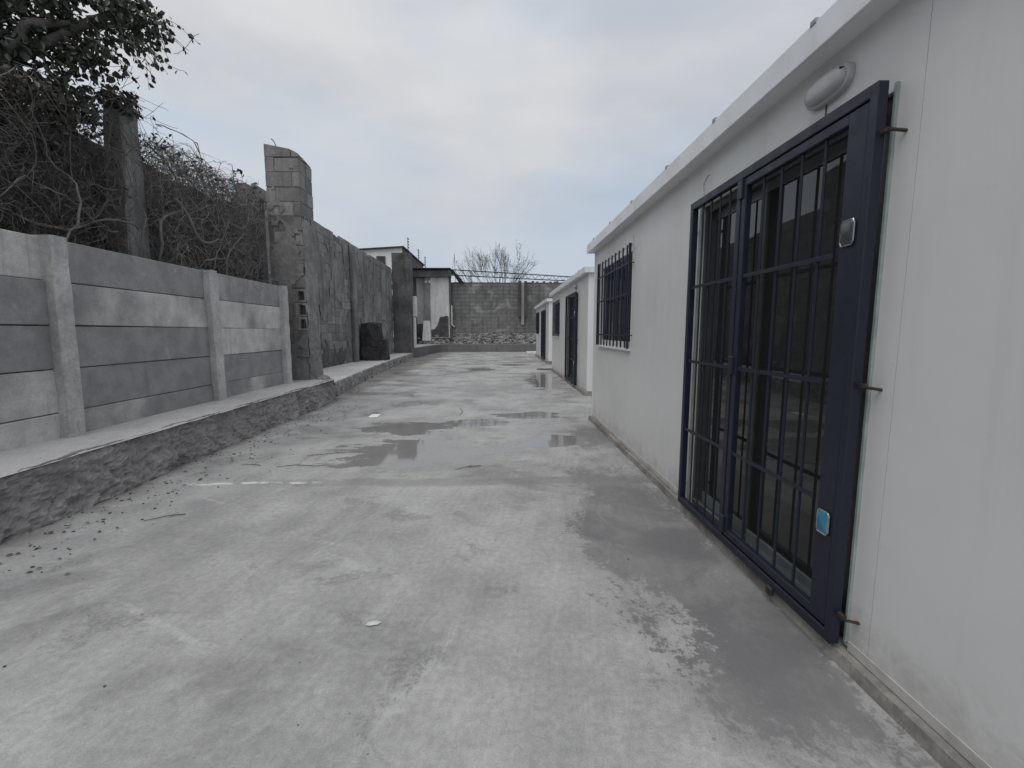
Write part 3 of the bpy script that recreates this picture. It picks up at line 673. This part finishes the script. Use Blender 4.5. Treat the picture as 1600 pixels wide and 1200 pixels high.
# ------------------------------------------------------------------ bare tree
def branchy(mb, p, d, length, r, depth, rg, spread=.5, lift=.25, leafs=None, seg=4, minr=.006):
    pts = [p]; rad = [r]; q = p.copy(); dd = d.copy()
    for i in range(seg):
        dd = (dd+Vector((rg.gauss(0, .10), rg.gauss(0, .10), rg.gauss(0, .06)+lift*.18))).normalized()
        q = q+dd*(length/seg); pts.append(q.copy()); rad.append(max(minr, r*(1-.62*(i+1)/seg)))
    mb.tube(pts, rad, 6 if r > .03 else 4, False)
    if depth == 0:
        if leafs is not None and rg.random() < .35: leafs.append(q.copy())
        return
    nb = rg.randint(2, 3) if depth > 1 else rg.randint(2, 4)
    for k in range(nb):
        i = rg.randint(2, seg); b = pts[i]; t = (pts[i]-pts[i-1]).normalized()
        side = Vector((rg.gauss(0, 1), rg.gauss(0, 1), rg.gauss(0, .6)))
        side = (side-t*side.dot(t)); side = side.normalized() if side.length > .01 else t.orthogonal()
        branchy(mb, b, (t+side*spread*rg.uniform(.5, 1.25)).normalized(), length*rg.uniform(.55, .8), max(minr, rad[i]*.72), depth-1, rg, spread, lift, leafs, seg, minr)
    branchy(mb, pts[-1], dd, length*.72, rad[-1], depth-1, rg, spread, lift, leafs, seg, minr)
bare = thing('bare_tree', (-.1, 36.5, 0), 'bare winter tree with fine upright twigs behind the far wall', 'tree')
rg = random.Random(26); tk = MB(); tk.tube([(-.1, 36.5, -.1), (-.05, 36.5, 1.6), (-.1, 36.5, 3.4)], [.2, .16, .15], 8); br = MB(); ends = []
part('trunk', tk, 'bark', bare, True)
for k in range(14):
    a = (k-6.5)/6.5; dirv = Vector((a*1.0+rg.uniform(-.08, .08), rg.uniform(-.35, .35), 1.0-.28*abs(a))).normalized()
    branchy(br, Vector((-.1+a*.12, 36.5, 3.2+rg.uniform(0, .2))), dirv, rg.uniform(1.75, 2.35)*(1-.12*abs(a)), .055, 3, rg, .40, .25, ends, 4, .007)
part('branches', br, 'bark', bare)
lf = MB()
for e in ends:
    if rg.random() > .16: continue
    for i in range(rg.randint(5, 12)): lf.leaf(e+Vector((rg.gauss(0, .10), rg.gauss(0, .1), rg.gauss(0, .09))), (rg.gauss(0,1), rg.gauss(0,1), rg.gauss(-.3,1)), (rg.gauss(0,1), rg.gauss(0,1), 1), rg.uniform(.06, .12))
part('seed_clusters', lf, 'dry_leaf', bare, kind='stuff')

# ------------------------------------------------------------------ old wall, posts, creepers behind the fence
ow = thing('old_wall', (-4.75, 4, 0), 'dark old concrete wall mostly hidden under creepers behind the panel fence', 'wall')
mb = MB(); rg = random.Random(2); n = 40
for i in range(n):
    y0 = -1.5+9.9*i/n; y1 = y0+9.9/n; top = 3.5 + .2*mnoise.noise(Vector((y0*.7, 2, 0))) if y0 < 5.4 else 3.45+.08*mnoise.noise(Vector((y0*2, 2, 0)))
    mb.add([(-4.62,y0,0),(-4.62,y1,0),(-4.62,y1,top),(-4.62,y0,top),(-4.8,y0,0),(-4.8,y1,0),(-4.8,y1,top),(-4.8,y0,top)], [(0,1,2,3),(3,2,6,7),(4,7,6,5)])
part('wall_face', mb, 'old_wall', ow)
def old_post(x, y, z1, w0, w1, label, lean=0.):
    t = thing('old_post', (x, y, 0), label, 'post', 'old concrete posts among the creepers'); mb = MB(); vs = []; n = 16; rg = random.Random(int(y*10))
    for k in range(n+1):
        z = z1*k/n; w_ = w0+(w1-w0)*k/n
        for dx, dy in ((-.5,-.5),(.42,-.5),(.5,-.42),(.5,.42),(.42,.5),(-.5,.5)):
            vs.append((x+dx*w_*.8+rg.uniform(-.01,.01), y+dy*w_+rg.uniform(-.01,.01)+lean*z, z+(rg.uniform(-.06,.03) if k == n else 0)))
    mb.add(vs, [(k*6+j, k*6+(j+1) % 6, (k+1)*6+(j+1) % 6, (k+1)*6+j) for k in range(n) for j in range(6)]+[tuple(n*6+j for j in range(6))])
    part('shaft', mb, 'old_post', t); return t
old_post(-4.30, 5.42, 3.86, .40, .25, 'old tapering concrete post rising from the creepers, topped by leaves, left of the other', .035)
old_post(-4.42, 7.95, 3.35, .40, .28, 'old concrete post beside the block pier with creepers on its left', .0)
part('return_wall', MB().box(-4.6, -4.16, 8.22, 8.38, 0, 3.62), 'old_wall', ow)

def wander(rg, p, d, n, step, jit, pull=None, grav=0.):
    pts = [Vector(p)]; d = Vector(d).normalized()
    for i in range(n):
        d = d+Vector((rg.gauss(0, jit*.5), rg.gauss(0, jit), rg.gauss(0, jit)-grav))
        if pull: d.x += (pull-pts[-1].x)*.6
        d.normalize(); pts.append(pts[-1]+d*step)
    return pts
def creeper(name, label, y0, y1, zt, seed, nthick, nthin, nleaf, xc=-4.28, twm='twig'):
    rg = random.Random(seed); t = thing(name, (xc, (y0+y1)/2, 0), label, 'creeper', 'dead creepers behind the fence')
    for k in range(nthick):
        y = rg.uniform(y0+.1, y1-.1); r = rg.choice((.005, .006, .008, .010, .014, .022))
        mb = MB()
        if rg.random() < .28: pts = wander(rg, (xc+rg.uniform(-.1, .2), y, 1.6), (0, rg.gauss(0, .5), 1), rg.randint(10, 20), .12, .30, xc+.1)
        else: pts = wander(rg, (xc+rg.uniform(-.1, .25), y, rg.uniform(2.1, zt-.3)), (0, rg.choice((-1, 1)), rg.uniform(-.5, .5)), rg.randint(9, 20), .10, .26, xc+.12)
        pts = [Vector((max(-4.55, min(-3.9, p.x)), max(y0-.1, min(y1+.1, p.y)), min(p.z, zt+.1))) for p in pts]
        nn = len(pts); mb.tube(pts, [max(.004, r*(1-.6*i/nn)+rg.uniform(-.003, .003)) for i in range(nn)], 7)
        part('stem', mb, 'stem', t, True)
    tw = MB()
    for k in range(nthin):
        y = rg.uniform(y0, y1); z = rg.uniform(1.7, zt-.05); x = xc+rg.uniform(-.3, .26)
        a = rg.uniform(0, 6.28); n = rg.randint(5, 13)
        pts = wander(rg, (x, y, z), (rg.gauss(0, .3), math.cos(a), math.sin(a)), n, rg.uniform(.04, .085), .38, xc)
        top = zt + .12*mnoise.noise(Vector((y*2, 0, seed)))
        pts = [Vector((p.x, max(y0-.15, min(y1+.15, p.y)), p.z if p.z < top else top-(p.z-top)*.4)) for p in pts]
        r = rg.choice((.0018, .0022, .0028, .0035, .005)); tw.tube(pts, [r*(1-.6*i/n) for i in range(len(pts))], 3, False)
    part('twigs', tw, twm, t, kind='stuff')
    lv = MB()
    for k in range(nleaf):
        y = rg.uniform(y0, y1); z = zt-abs(rg.gauss(0, .16)) if rg.random() < .6 else rg.uniform(1.8, zt)
        top = zt + .12*mnoise.noise(Vector((y*2, 0, seed)))
        lv.leaf((xc+rg.uniform(-.35, .22), y, min(z, top)), (rg.gauss(0, 1), rg.gauss(0, 1), rg.gauss(-.5, .8)), (rg.gauss(0, 1), rg.gauss(0, 1), rg.gauss(0, 1)), rg.uniform(.035, .075))
    part('dry_leaves', lv, 'dry_leaf', t, kind='stuff')
    # sprigs over the top
    sp = MB(); sl = MB()
    for k in range(int(26*(y1-y0)/2.4)):
        y = rg.uniform(y0, y1); p = wander(rg, (xc+rg.uniform(-.2, .2), y, zt-.08), (rg.gauss(0,.4), rg.gauss(0,.8), .9), rg.randint(3, 6), .06, .35)
        sp.tube(p, [.003]*len(p), 3, False)
        for q in p[1:]:
            if rg.random() < .5: sl.leaf(q, (rg.gauss(0,1), rg.gauss(0,1), rg.gauss(0,.7)), (rg.gauss(0,1), rg.gauss(0,1), 1), rg.uniform(.04, .085))
    part('sprigs', sp, 'twig', t, kind='stuff'); part('leaves', sl, 'leaf', t, kind='stuff')
    return t
creeper('dead_creeper', 'tangle of dead creeper filling the gap between the two old posts', 5.65, 7.95, 3.62, 3, 40, 4200, 500, -4.16, 'twig_pale')
creeper('dead_creeper', 'dark tangle of thick bare creeper stems below the ivy tree, left of the old post', 1.2, 5.25, 3.55, 8, 52, 4200, 3000)

ivy = thing('ivy_tree', (-4.75, 4.3, 0), 'dark ivy-clad tree overhanging the fence at the upper left', 'tree')
rg = random.Random(14)
mb = MB(); mb.tube([(-4.9, 4.0, 0), (-4.86, 4.15, 1.5), (-4.75, 4.3, 2.8), (-4.6, 4.5, 3.8), (-4.55, 4.6, 4.8)], [.16, .14, .12, .09, .05], 9); part('trunk', mb, 'bark', ivy, True)
bl = MB()
limbs = [((-4.75,4.3,2.8),(-4.2,4.9,3.9)),((-4.6,4.5,3.6),(-3.7,5.0,4.35)),((-4.6,4.5,3.4),(-4.6,3.6,4.4)),((-4.7,4.3,2.9),(-4.2,5.2,3.5)),((-4.55,4.6,4.2),(-4.0,4.8,5.2)),((-4.6,4.5,3.4),(-5.2,5.0,4.6)),((-4.5,4.6,3.8),(-3.4,4.9,4.5))]
for a, b in limbs:
    a, b = Vector(a), Vector(b); m_ = (a+b)/2+Vector((rg.gauss(0,.1), rg.gauss(0,.1), .12)); bl.tube([a, m_, b], [.055, .04, .018], 6)
part('limbs', bl, 'stem', ivy, True)
clumps = [((-4.75,4.7,4.55),(.75,.6,.55),1500),((-4.35,4.8,4.35),(.5,.45,.42),900),((-3.95,4.85,4.35),(.42,.35,.24),650),((-3.62,4.85,4.32),(.30,.3,.24),420),((-3.38,4.85,4.33),(.16,.2,.16),90),
          ((-4.0,4.85,3.98),(.28,.3,.20),260),((-4.55,4.75,3.75),(.55,.45,.42),1000),((-4.25,4.8,3.5),(.36,.35,.25),380),((-4.9,4.0,4.2),(.7,.8,.7),1200),((-4.6,4.6,5.2),(1.0,.9,.5),1300),((-3.9,4.8,4.95),(.6,.6,.35),600),((-4.85,4.6,3.2),(.6,.5,.4),600),
          ((-4.22,5.45,3.86),(.18,.22,.16),260),((-4.7,4.2,3.45),(.7,1.0,.35),1000)]
cr_ = MB()
for c, r_, n in clumps:
    for i in range(n):
        u = Vector((rg.gauss(0,1), rg.gauss(0,1), rg.gauss(0,1))).normalized()*rg.random()**.42
        p = Vector((c[0]+u.x*r_[0], c[1]+u.y*r_[1], c[2]+u.z*r_[2]))
        if mnoise.noise(p*3.1) > .30: continue
        cr_.leaf(p, (rg.gauss(0,.8), rg.gauss(0,.8), rg.gauss(-.8,.6)), (rg.gauss(0,1), rg.gauss(0,1), rg.gauss(.4,1)), rg.uniform(.04, .095), rg.uniform(.45, .75))
tw = MB()
for i in range(70):   # hanging runners with small leaves on the right outline
    p0 = Vector((rg.uniform(-4.2, -3.3), 4.85+rg.uniform(-.25, .25), rg.uniform(4.0, 4.45)))
    pts = wander(rg, p0, (rg.uniform(.1, .9), rg.gauss(0, .3), rg.uniform(-.8, .1)), rg.randint(4, 8), .05, .22, None, .06)
    tw.tube(pts, .0025, 3, False)
    for q in pts[1:]:
        if rg.random() < .75: cr_.leaf(q, (rg.gauss(.2,.7), rg.gauss(0,.7), -.8), (rg.gauss(0,1), rg.gauss(0,1), .6), rg.uniform(.03, .07), .7)
for i in range(50):
    p0 = Vector((rg.uniform(-4.3, -3.95), 5.2+rg.uniform(-.3, .3), rg.uniform(3.4, 3.95)))
    tw.tube(wander(rg, p0, (rg.uniform(-.2, .8), rg.gauss(.4, .4), rg.uniform(-.9, .8)), rg.randint(4, 7), .07, .12), .0025, 3, False)
part('crown', cr_, 'leaf', ivy, kind='stuff'); part('runners', tw, 'twig', ivy, kind='stuff')

# ------------------------------------------------------------------ white site cabins on the right
def cabin(x0, y0, zb, label, near, seed):
    """x0 front wall plane (faces -x), y0 near end, length 6.06, depth 2.44"""
    rg = random.Random(seed); LEN, DEP, HT = 6.06, 2.44, 2.42
    t = thing('site_cabin', (x0+DEP/2, y0+LEN/2, 0), label, 'cabin', 'white site cabins in a row')
    X1 = x0+DEP; Y1 = y0+LEN; z0 = zb+.06; z1 = zb+HT
    gy0, gy1, gz0, gz1 = y0+1.145, y0+2.62, z0+.02, zb+2.13       # door opening
    wy0, wy1, wz0, wz1 = y0+4.20, y0+5.67, zb+1.12, zb+2.20        # window opening
    # base slab: uneven thin screed lip
    mb = MB(); n = 60
    for i in range(n):
        ya = y0-.03+(LEN+.06)*i/n; yb = y0-.03+(LEN+.06)*(i+1)/n; e = .006*mnoise.noise(Vector((ya*3, seed, 0))); e2 = .006*mnoise.noise(Vector((yb*3, seed, 0)))
        mb.add([(x0-.05+e, ya, 0), (x0-.05+e2, yb, 0), (x0-.042+e2, yb, z0-.012), (x0-.042+e, ya, z0-.012), (X1, ya, z0-.012), (X1, yb, z0-.012)], [(0,1,2,3), (3,2,5,4)])
    mb.add([(x0-.05, y0-.03, 0), (X1, y0-.03, 0), (X1, y0-.03, z0-.012), (x0-.042, y0-.03, z0-.012), (x0-.05, Y1+.03, 0), (X1, Y1+.03, 0), (X1, Y1+.03, z0-.012), (x0-.042, Y1+.03, z0-.012)], [(0,1,2,3),(4,5,6,7)])
    part('base_slab', mb, 'cabin_base', t)
    # front panels
    T = .06; seams = [y0, y0+1.03, y0+2.69, y0+3.93, Y1]
    for i in range(4):
        a, b = seams[i]+(.0012 if i else 0), seams[i+1]-(.0012 if i < 3 else 0); mb = MB()
        hole = (gy0, gy1, z0-.01, gz1) if i == 1 else (wy0, wy1, wz0, wz1) if i == 3 else None
        if not hole: mb.box(x0, x0+T, a, b, z0, z1)
        else:
            h0, h1, hz0, hz1 = hole
            mb.box(x0, x0+T, a, h0, z0, z1); mb.box(x0, x0+T, h1, b, z0, z1); mb.box(x0, x0+T, h0, h1, hz1, z1)
            if i == 3: mb.box(x0, x0+T, h0, h1, z0, hz0)
        part('wall_panel', mb, 'white', t)
    part('seam_core', MB().box(x0+.003, x0+T-.002, y0+.01, gy0-.01, z0, z1).box(x0+.003, x0+T-.002, gy1+.01, wy0-.01, z0, z1), 'white_trim_lit_end', t)
    for yy, ya, yb in ((0, y0, y0+T), (1, Y1-T, Y1)):
        part('end_wall', MB().box(x0+T+.001, X1-T, ya+.001, yb-.001, z0, z1-.001), 'white_trim_lit_end', t)  # lighter white than the front: brighter sky light put into the end-wall colour
    part('rear_wall', MB().box(X1-T, X1, y0, Y1, z0, z1), 'white', t)
    part('floor', MB().box(x0+T+.002, X1-T-.002, y0+T+.002, Y1-T-.002, z0, z0+.03), 'old_wall', t)
    for yy in (y0, Y1):
        s = -1 if yy == y0 else 1
        part('corner_trim', MB().box(x0-.004, x0+.07, yy+s*.001 if s > 0 else yy-.005, yy+.005 if s > 0 else yy-.001, z0, z1).box(x0-.005, x0-.001, min(yy, yy-s*.05), max(yy, yy-s*.05), z0, z1), 'white_trim_lit_end', t)
    mb = MB(); sg = 40     # skirting flashing along the foot
    mb.box(x0-.007, x0-.001, gy1+.03, Y1-.06, z0-.008, z0+.03)
    part('skirting', mb, 'skirting', t); part('skirting', MB().box(x0-.007, x0-.001, y0+.06, gy0-.03, z0-.008, z0+.03), 'skirting', t)
    # roof with deep fascia
    ox = .105
    roof = part('roof', MB().box(x0-ox+.02, X1+.06, y0-.06, Y1+.06, z1+.001, z1+.085), 'white_trim_lit_end', t)
    part('fascia', MB().cbox(x0-ox, x0-ox+.0195, y0-.08, Y1+.08, z1-.002, z1+.115, .003), 'fascia', roof)
    part('fascia', MB().cbox(x0-ox+.02, X1+.08, y0-.08, y0-.061, z1-.002, z1+.113, .003).cbox(x0-ox+.02, X1+.08, Y1+.061, Y1+.08, z1-.002, z1+.113, .003), 'fascia', roof)
    for i in range(7):
        yy = y0+.5+i*.86+rg.uniform(-.1, .1); part('roof_clip', MB().cbox(x0-ox-.004, x0-ox+.06, yy, yy+.035, z1+.105, z1+.128, .003), 'roof_clip', roof)
    # sliding door
    dr = part('sliding_door', MB().box(x0+.02, x0+.075, gy0, gy0+.045, gz0, gz1).box(x0+.02, x0+.075, gy1-.045, gy1, gz0, gz1).box(x0+.02, x0+.075, gy0+.045, gy1-.045, gz1-.05, gz1).box(x0+.005, x0+.075, gy0+.045, gy1-.045, gz0-.02, gz0+.03), 'alu', t)
    gm = gy0+.80
    for (a, b, dx) in ((gy0+.045, gm+.02, .025), (gm-.03, gy1-.045, .05)):
        part('sash', MB().box(x0+dx, x0+dx+.022, a, a+.05, gz0+.031, gz1-.051).box(x0+dx, x0+dx+.022, b-.05, b, gz0+.031, gz1-.051).box(x0+dx, x0+dx+.022, a+.05, b-.05, gz1-.11, gz1-.051), 'alu', dr)
        part('bottom_rail', MB().box(x0+dx-.001, x0+dx+.022, a+.051, b-.051, gz0+.031, gz0+.105), 'alu_rail', dr)
        part('pane', MB().box(x0+dx+.008, x0+dx+.014, a+.051, b-.051, gz0+.106, gz1-.111), 'glass', dr)
    part('threshold_strip', MB().box(x0+.008, x0+.018, gy0+.05, gy1-.05, gz0+.0305, gz0+.038), 'alu_light', dr)
    part('jamb_seal', MB().box(x0-.012, x0-.001, gy0-.022, gy0-.012, gz0, gz1+.02), 'pvc_seal', dr); part('jamb_seal', MB().box(x0-.012, x0-.001, gy1-.012, gy1+.014, gz0, gz1+.02), 'pvc_seal', dr)
    # barred security gate in front of the door
    G0, G1 = x0-.075, x0-.035; a0, a1 = gy0-.02, gy1+.02; b0, b1 = z0+.01, gz1+.025; gmid = a0+.87
    gf = MB().cbox(G0, G1, a0, a0+.034, b0, b1, .003).cbox(G0, G1, a1-.04, a1, b0, b1, .003).cbox(G0, G1, a0+.034, a1-.04, b1-.045, b1, .003).cbox(G0, G1, a0+.034, a1-.04, b0, b0+.045, .003).cbox(G0, G1, gmid, gmid+.04, b0+.045, b1-.045, .003)
    gate = part('security_gate', gf, 'navy', t)
    la0, la1 = a0+.039, gmid-.006; lb0, lb1 = b0+.055, b1-.051
    lf_ = part('gate_leaf', MB().cbox(G0+.004, G1-.002, la0, la0+.09, lb0, lb1, .003).cbox(G0+.004, G1-.002, la1-.04, la1, lb0, lb1, .003).cbox(G0+.004, G1-.002, la0+.09, la1-.04, lb1-.04, lb1, .003).cbox(G0+.004, G1-.002, la0+.09, la1-.04, lb0, lb0+.04, .003), 'navy', t)
    for z in (b1-.10, (b0+b1)/2, b0+.12): part('hinge', MB().cbox(G0-.008, G0+.03, gmid-.022, gmid+.022, z-.05, z+.05, .004), 'navy', gate)
    zr = [b0+(b1-b0)*k for k in (.263, .493, .732)]
    for k in range(4):
        y = gmid+.04+(a1-.04-gmid-.04)*(k+1)/5; part('bar', MB().tube([(G0+.022, y, b0+.04), (G0+.022, y, b1-.04)], .006, 8), 'navy', gate)
        y = la0+.09+(la1-.04-la0-.09)*(k+.95)/4.9; part('bar', MB().tube([(G0+.022, y, lb0+.035), (G0+.022, y, lb1-.035)], .0065, 8), 'navy', lf_)
    for z in zr:
        part('rail', MB().box(G0+.010, G0+.015, gmid+.035, a1-.038, z-.010, z+.010), 'navy', gate); part('rail', MB().box(G0+.010, G0+.015, la0+.125, la1-.038, z-.010, z+.010), 'navy', lf_)
    def lockplate(z, mat, name):
        c = Vector((G0-.002, la0+.045, z)); pts = []
        for k in range(20):
            a = 2*math.pi*k/20; pts.append((c.x, c.y+.030*max(-1, min(1, 1.35*math.cos(a))), c.z+.045*max(-1, min(1, 1.25*math.sin(a)))))
        mb = MB(); mb.tube(pts+[pts[0]], .0045, 6, False); part(name, mb, 'steel', lf_)
        n = len(pts); vs = pts+[(p[0]-.006, c.y+(p[1]-c.y)*.8, c.z+(p[2]-c.z)*.85) for p in pts]
        part('lock_cover', MB().add(vs, [(i, (i+1) % n, n+(i+1) % n, n+i) for i in range(n)]+[tuple(range(n, 2*n))]), mat, lf_, True)
    if near:
        lockplate(b0+(b1-b0)*.765, 'alu', 'lock_rim')
        lockplate(b0+(b1-b0)*.225, 'blue', 'lock_rim')
        for yy, s in ((a0, -1), (a1, 1)):
            for z in (b1-.17, (b0+b1)/2-.01, b0+.13):
                part('wall_tie', MB().tube([(G1-.012, yy-s*.005, z), (G1-.012, yy+s*.035, z-.004), (x0+.004, yy+s*.045, z-.012)], .006, 6).box(G1-.02, G1-.004, min(yy, yy+s*.03), max(yy, yy+s*.03), z-.008, z+.008), 'rust', gate)
        part('bolt_foot', MB().cbox(G0-.012, G0+.01, la0+.33, la0+.37, b0-.03, b0+.012, .004), 'rust', gate)
    # window
    wf = part('window', MB().box(x0+.01, x0+.055, wy0, wy0+.05, wz0, wz1).box(x0+.01, x0+.055, wy1-.05, wy1, wz0, wz1).box(x0+.01, x0+.055, wy0+.05, wy1-.05, wz0, wz0+.07).box(x0+.01, x0+.055, wy0+.05, wy1-.05, wz1-.07, wz1), 'white_trim_lit_end', t)
    wm = (wy0+wy1)/2
    part('pane', MB().box(x0+.03, x0+.036, wy0+.051, wm-.02, wz0+.071, wz1-.071), 'glass_blue', wf); part('pane', MB().box(x0+.03, x0+.036, wm+.02, wy1-.051, wz0+.071, wz1-.071), 'glass_blue', wf)
    part('meeting_stile', MB().box(x0+.02, x0+.045, wm-.0195, wm+.0195, wz0+.071, wz1-.071), 'alu', wf)
    part('sill', MB().box(x0-.03, x0+.009, wy0-.01, wy1+.01, wz0-.022, wz0-.002), 'white_trim_lit_end', wf)
    part('wire_gaiter', MB().box(x0-.006, x0-.001, wy0-.012, wy0-.002, wz0, wz1+.08), 'white_trim_lit_end', wf)
    H0, H1 = x0-.045, x0-.02
    zc = (wz0+wz1)/2+.03; gr = part('window_grille', MB().box(H0-.003, H0+.003, wy0-.008, wy1+.008, zc-.010, zc+.010), 'navy', t)
    part('side_bar', MB().cbox(H0, H1, wy0-.01, wy0+.012, wz0, wz1, .002), 'navy', gr); part('side_bar', MB().cbox(H0, H1, wy1-.012, wy1+.01, wz0, wz1, .002), 'navy', gr)
    for k in range(9):
        y = wy0+.012+(wy1-wy0-.024)*(k+.5)/9; part('bar', MB().box(H0+.004, H0+.016, y-.012, y+.012, wz0+.005, wz1-.005), 'navy', gr)
    for z in (wz0+.14, wz1-.2): part('rail', MB().box(H0-.003, H0+.003, wy0-.008, wy1+.008, z-.010, z+.010), 'navy', gr)
    for z in (wz0+.14, wz1-.2):
        for yy, s in ((wy0-.01, -1), (wy1+.01, 1)): part('wall_tie', MB().tube([(H1-.01, yy, z), (H1-.01, yy+s*.03, z), (x0+.003, yy+s*.04, z)], .006, 6), 'navy', gr)
    # oval bulkhead lamp above the door
    ly, lz_ = y0+1.46, zb+2.30
    def oval(xa, ry, rz, n=28): return [(xa, ly+ry*math.copysign(abs(math.cos(2*math.pi*k/n))**.75, math.cos(2*math.pi*k/n)), lz_+rz*math.copysign(abs(math.sin(2*math.pi*k/n))**.75, math.sin(2*math.pi*k/n))) for k in range(n)]
    n = 28; rings = [oval(x0-.0005, .125, .060), oval(x0-.022, .125, .060), oval(x0-.026, .118, .053)]
    mb = MB().add(sum(rings, []), [(r*n+k, r*n+(k+1) % n, (r+1)*n+(k+1) % n, (r+1)*n+k) for r in range(2) for k in range(n)]+[tuple(2*n+k for k in range(n))])
    lamp = part('bulkhead_lamp', mb, 'lamp', t, True)
    rings = [oval(x0-.0262, .112, .048), oval(x0-.040, .109, .045), oval(x0-.050, .098, .037), oval(x0-.055, .07, .022)]
    mb = MB().add(sum(rings, []), [(r*n+k, r*n+(k+1) % n, (r+1)*n+(k+1) % n, (r+1)*n+k) for r in range(3) for k in range(n)]+[tuple(3*n+k for k in range(n))])
    part('diffuser', mb, 'lamp', lamp, True)
    part('screw', MB().tube([(x0-.03, ly-.10, lz_+.02), (x0-.045, ly-.10, lz_+.02)], .006, 8), 'rust', lamp)
    part('cable', MB().tube([(x0-.003, ly+.02, lz_-.058), (x0-.003, ly+.02, lz_-.16)], .0025, 5), 'rust', lamp)
    if near:
        part('conduit', MB().tube([(x0-.006, gy1-.02, b1), (x0-.006, gy1+.0, b1+.12), (x0-.006, gy1-.05, b1+.16), (x0-.006, gy1-.08, b1+.16)], .004, 6), 'white_trim_lit_end', t)
    return t
M['cabin_base'] = concrete('cabin_screed', .14, .30, 2.5, bump=.6, spots=.5, tint=(1, .95, .89))
M['skirting'] = painted('dirty_skirting', (.50, .49, .47), .5, .4, .5, 9, .1, .5)
M['roof_clip'] = plain('sealant_blob', (.30, .31, .34), .5)
M['alu_rail'] = plain('pale_aluminium_rail', (.22, .25, .26), .3, .5, .1)
cabin(1.375, .48, 0, 'nearest white site cabin, its barred glass door and grille window close on the right', True, 1)
cabin(1.775, 8.98, .03, 'middle white site cabin of the row, with navy door gate and grille window', True, 2)
cabin(1.975, 17.9, .06, 'farthest and smallest white site cabin at the far end of the row', False, 3)

# drain strip and pale step by the cabins
solo('floor_drain', MB().cbox(1.30, 1.95, 15.30, 15.42, .003, .03, .004), 'roof_dark', (1.6, 15.36, 0), 'dark narrow drain bar on the floor between the middle and farthest cabins', 'drain')
solo('concrete_step', MB().cbox(1.62, 2.25, 26.2, 27.4, .0, .10, .01, .01), 'limewash', (1.95, 26.8, 0), 'white concrete step on the floor past the farthest cabin', 'step')

# ------------------------------------------------------------------ small things on the floor
rg = random.Random(33); lt = MB()
for i in range(620):
    y = rg.uniform(1.2, 8.0) if rg.random() < .7 else rg.uniform(8, 14); x = -3.02+abs(rg.gauss(0, .32)); x += .08*mnoise.noise(Vector((0, y, 0)))
    if y > 8.4: x -= .1+(y-8.5)*.1
    rock(lt, (x, y, .004), rg.choice((.003, .004, .005, .007, .010)), rg, .5)
for i in range(80):
    x = rg.uniform(-2.9, 1.1); y = rg.uniform(1.0, 8.5); rock(lt, (x, y, .003), rg.choice((.002, .003, .003, .005)), rg, .5)
for i in range(70):
    y = rg.uniform(1.5, 7.5); x = -2.95+abs(rg.gauss(0, .28)); lt.leaf((x, y, .006), (rg.gauss(0,1), rg.gauss(0,1), .1), (rg.gauss(0,.2), rg.gauss(0,.2), 1), rg.uniform(.02, .045))
o = part('floor_litter', lt, 'litter'); tag(o, 'scattered grit, crumbs and dead leaf bits on the yard floor', 'litter', kind='stuff')
for pts, lab in (([(-2.15, 4.25), (-1.98, 4.30), (-1.78, 4.27), (-1.62, 4.33)], 'long thin dark twig on the floor left of the big puddle'),
                 ([(-2.45, 3.02), (-2.33, 3.10), (-2.24, 3.13)], 'short dark twig on the floor near the rough ledge'),
                 ([(-2.52, 4.32), (-2.42, 4.33), (-2.33, 4.31)], 'small curled twig on the floor by the ledge, beside the long twig'),
                 ([(-.42, 4.12), (-.3, 4.2), (-.18, 4.24)], 'dark twig lying in front of the big puddle'),
                 ([(-.62, 6.9), (-.6, 7.2), (-.66, 7.5)], 'faint twig on the wet floor beyond the puddles')):
    mb = MB().tube([(x, y, .007+.004*(i % 2)) for i, (x, y) in enumerate(pts)], [.002, .0035, .003, .0015][:len(pts)], 5)
    x, y = pts[1]; mb.tube([(x, y, .008), (x+.03, y+.05, .012)], .0015, 4)
    solo('twig', mb, 'litter', (x, y, 0), lab, 'twig', 'twigs on the floor')
solo('paper_scrap', MB().cbox(-2.0, -1.86, 6.75, 7.0, .004, .010, .001), 'paper', (-1.93, 6.88, 0), 'small white paper scrap on the floor in front of the pier', 'paper')
mb = MB()
mb.add([(-.60, 1.87, .004), (-.575, 1.862, .007), (-.545, 1.872, .005), (-.533, 1.89, .004), (-.56, 1.90, .006), (-.592, 1.893, .004), (-.565, 1.882, .011)], [(0,1,6),(1,2,6),(2,3,6),(3,4,6),(4,5,6),(5,0,6)])
solo('plaster_flake', mb, 'limewash', (-.57, 1.89, 0), 'pale plaster flake on the floor in the foreground', 'debris')
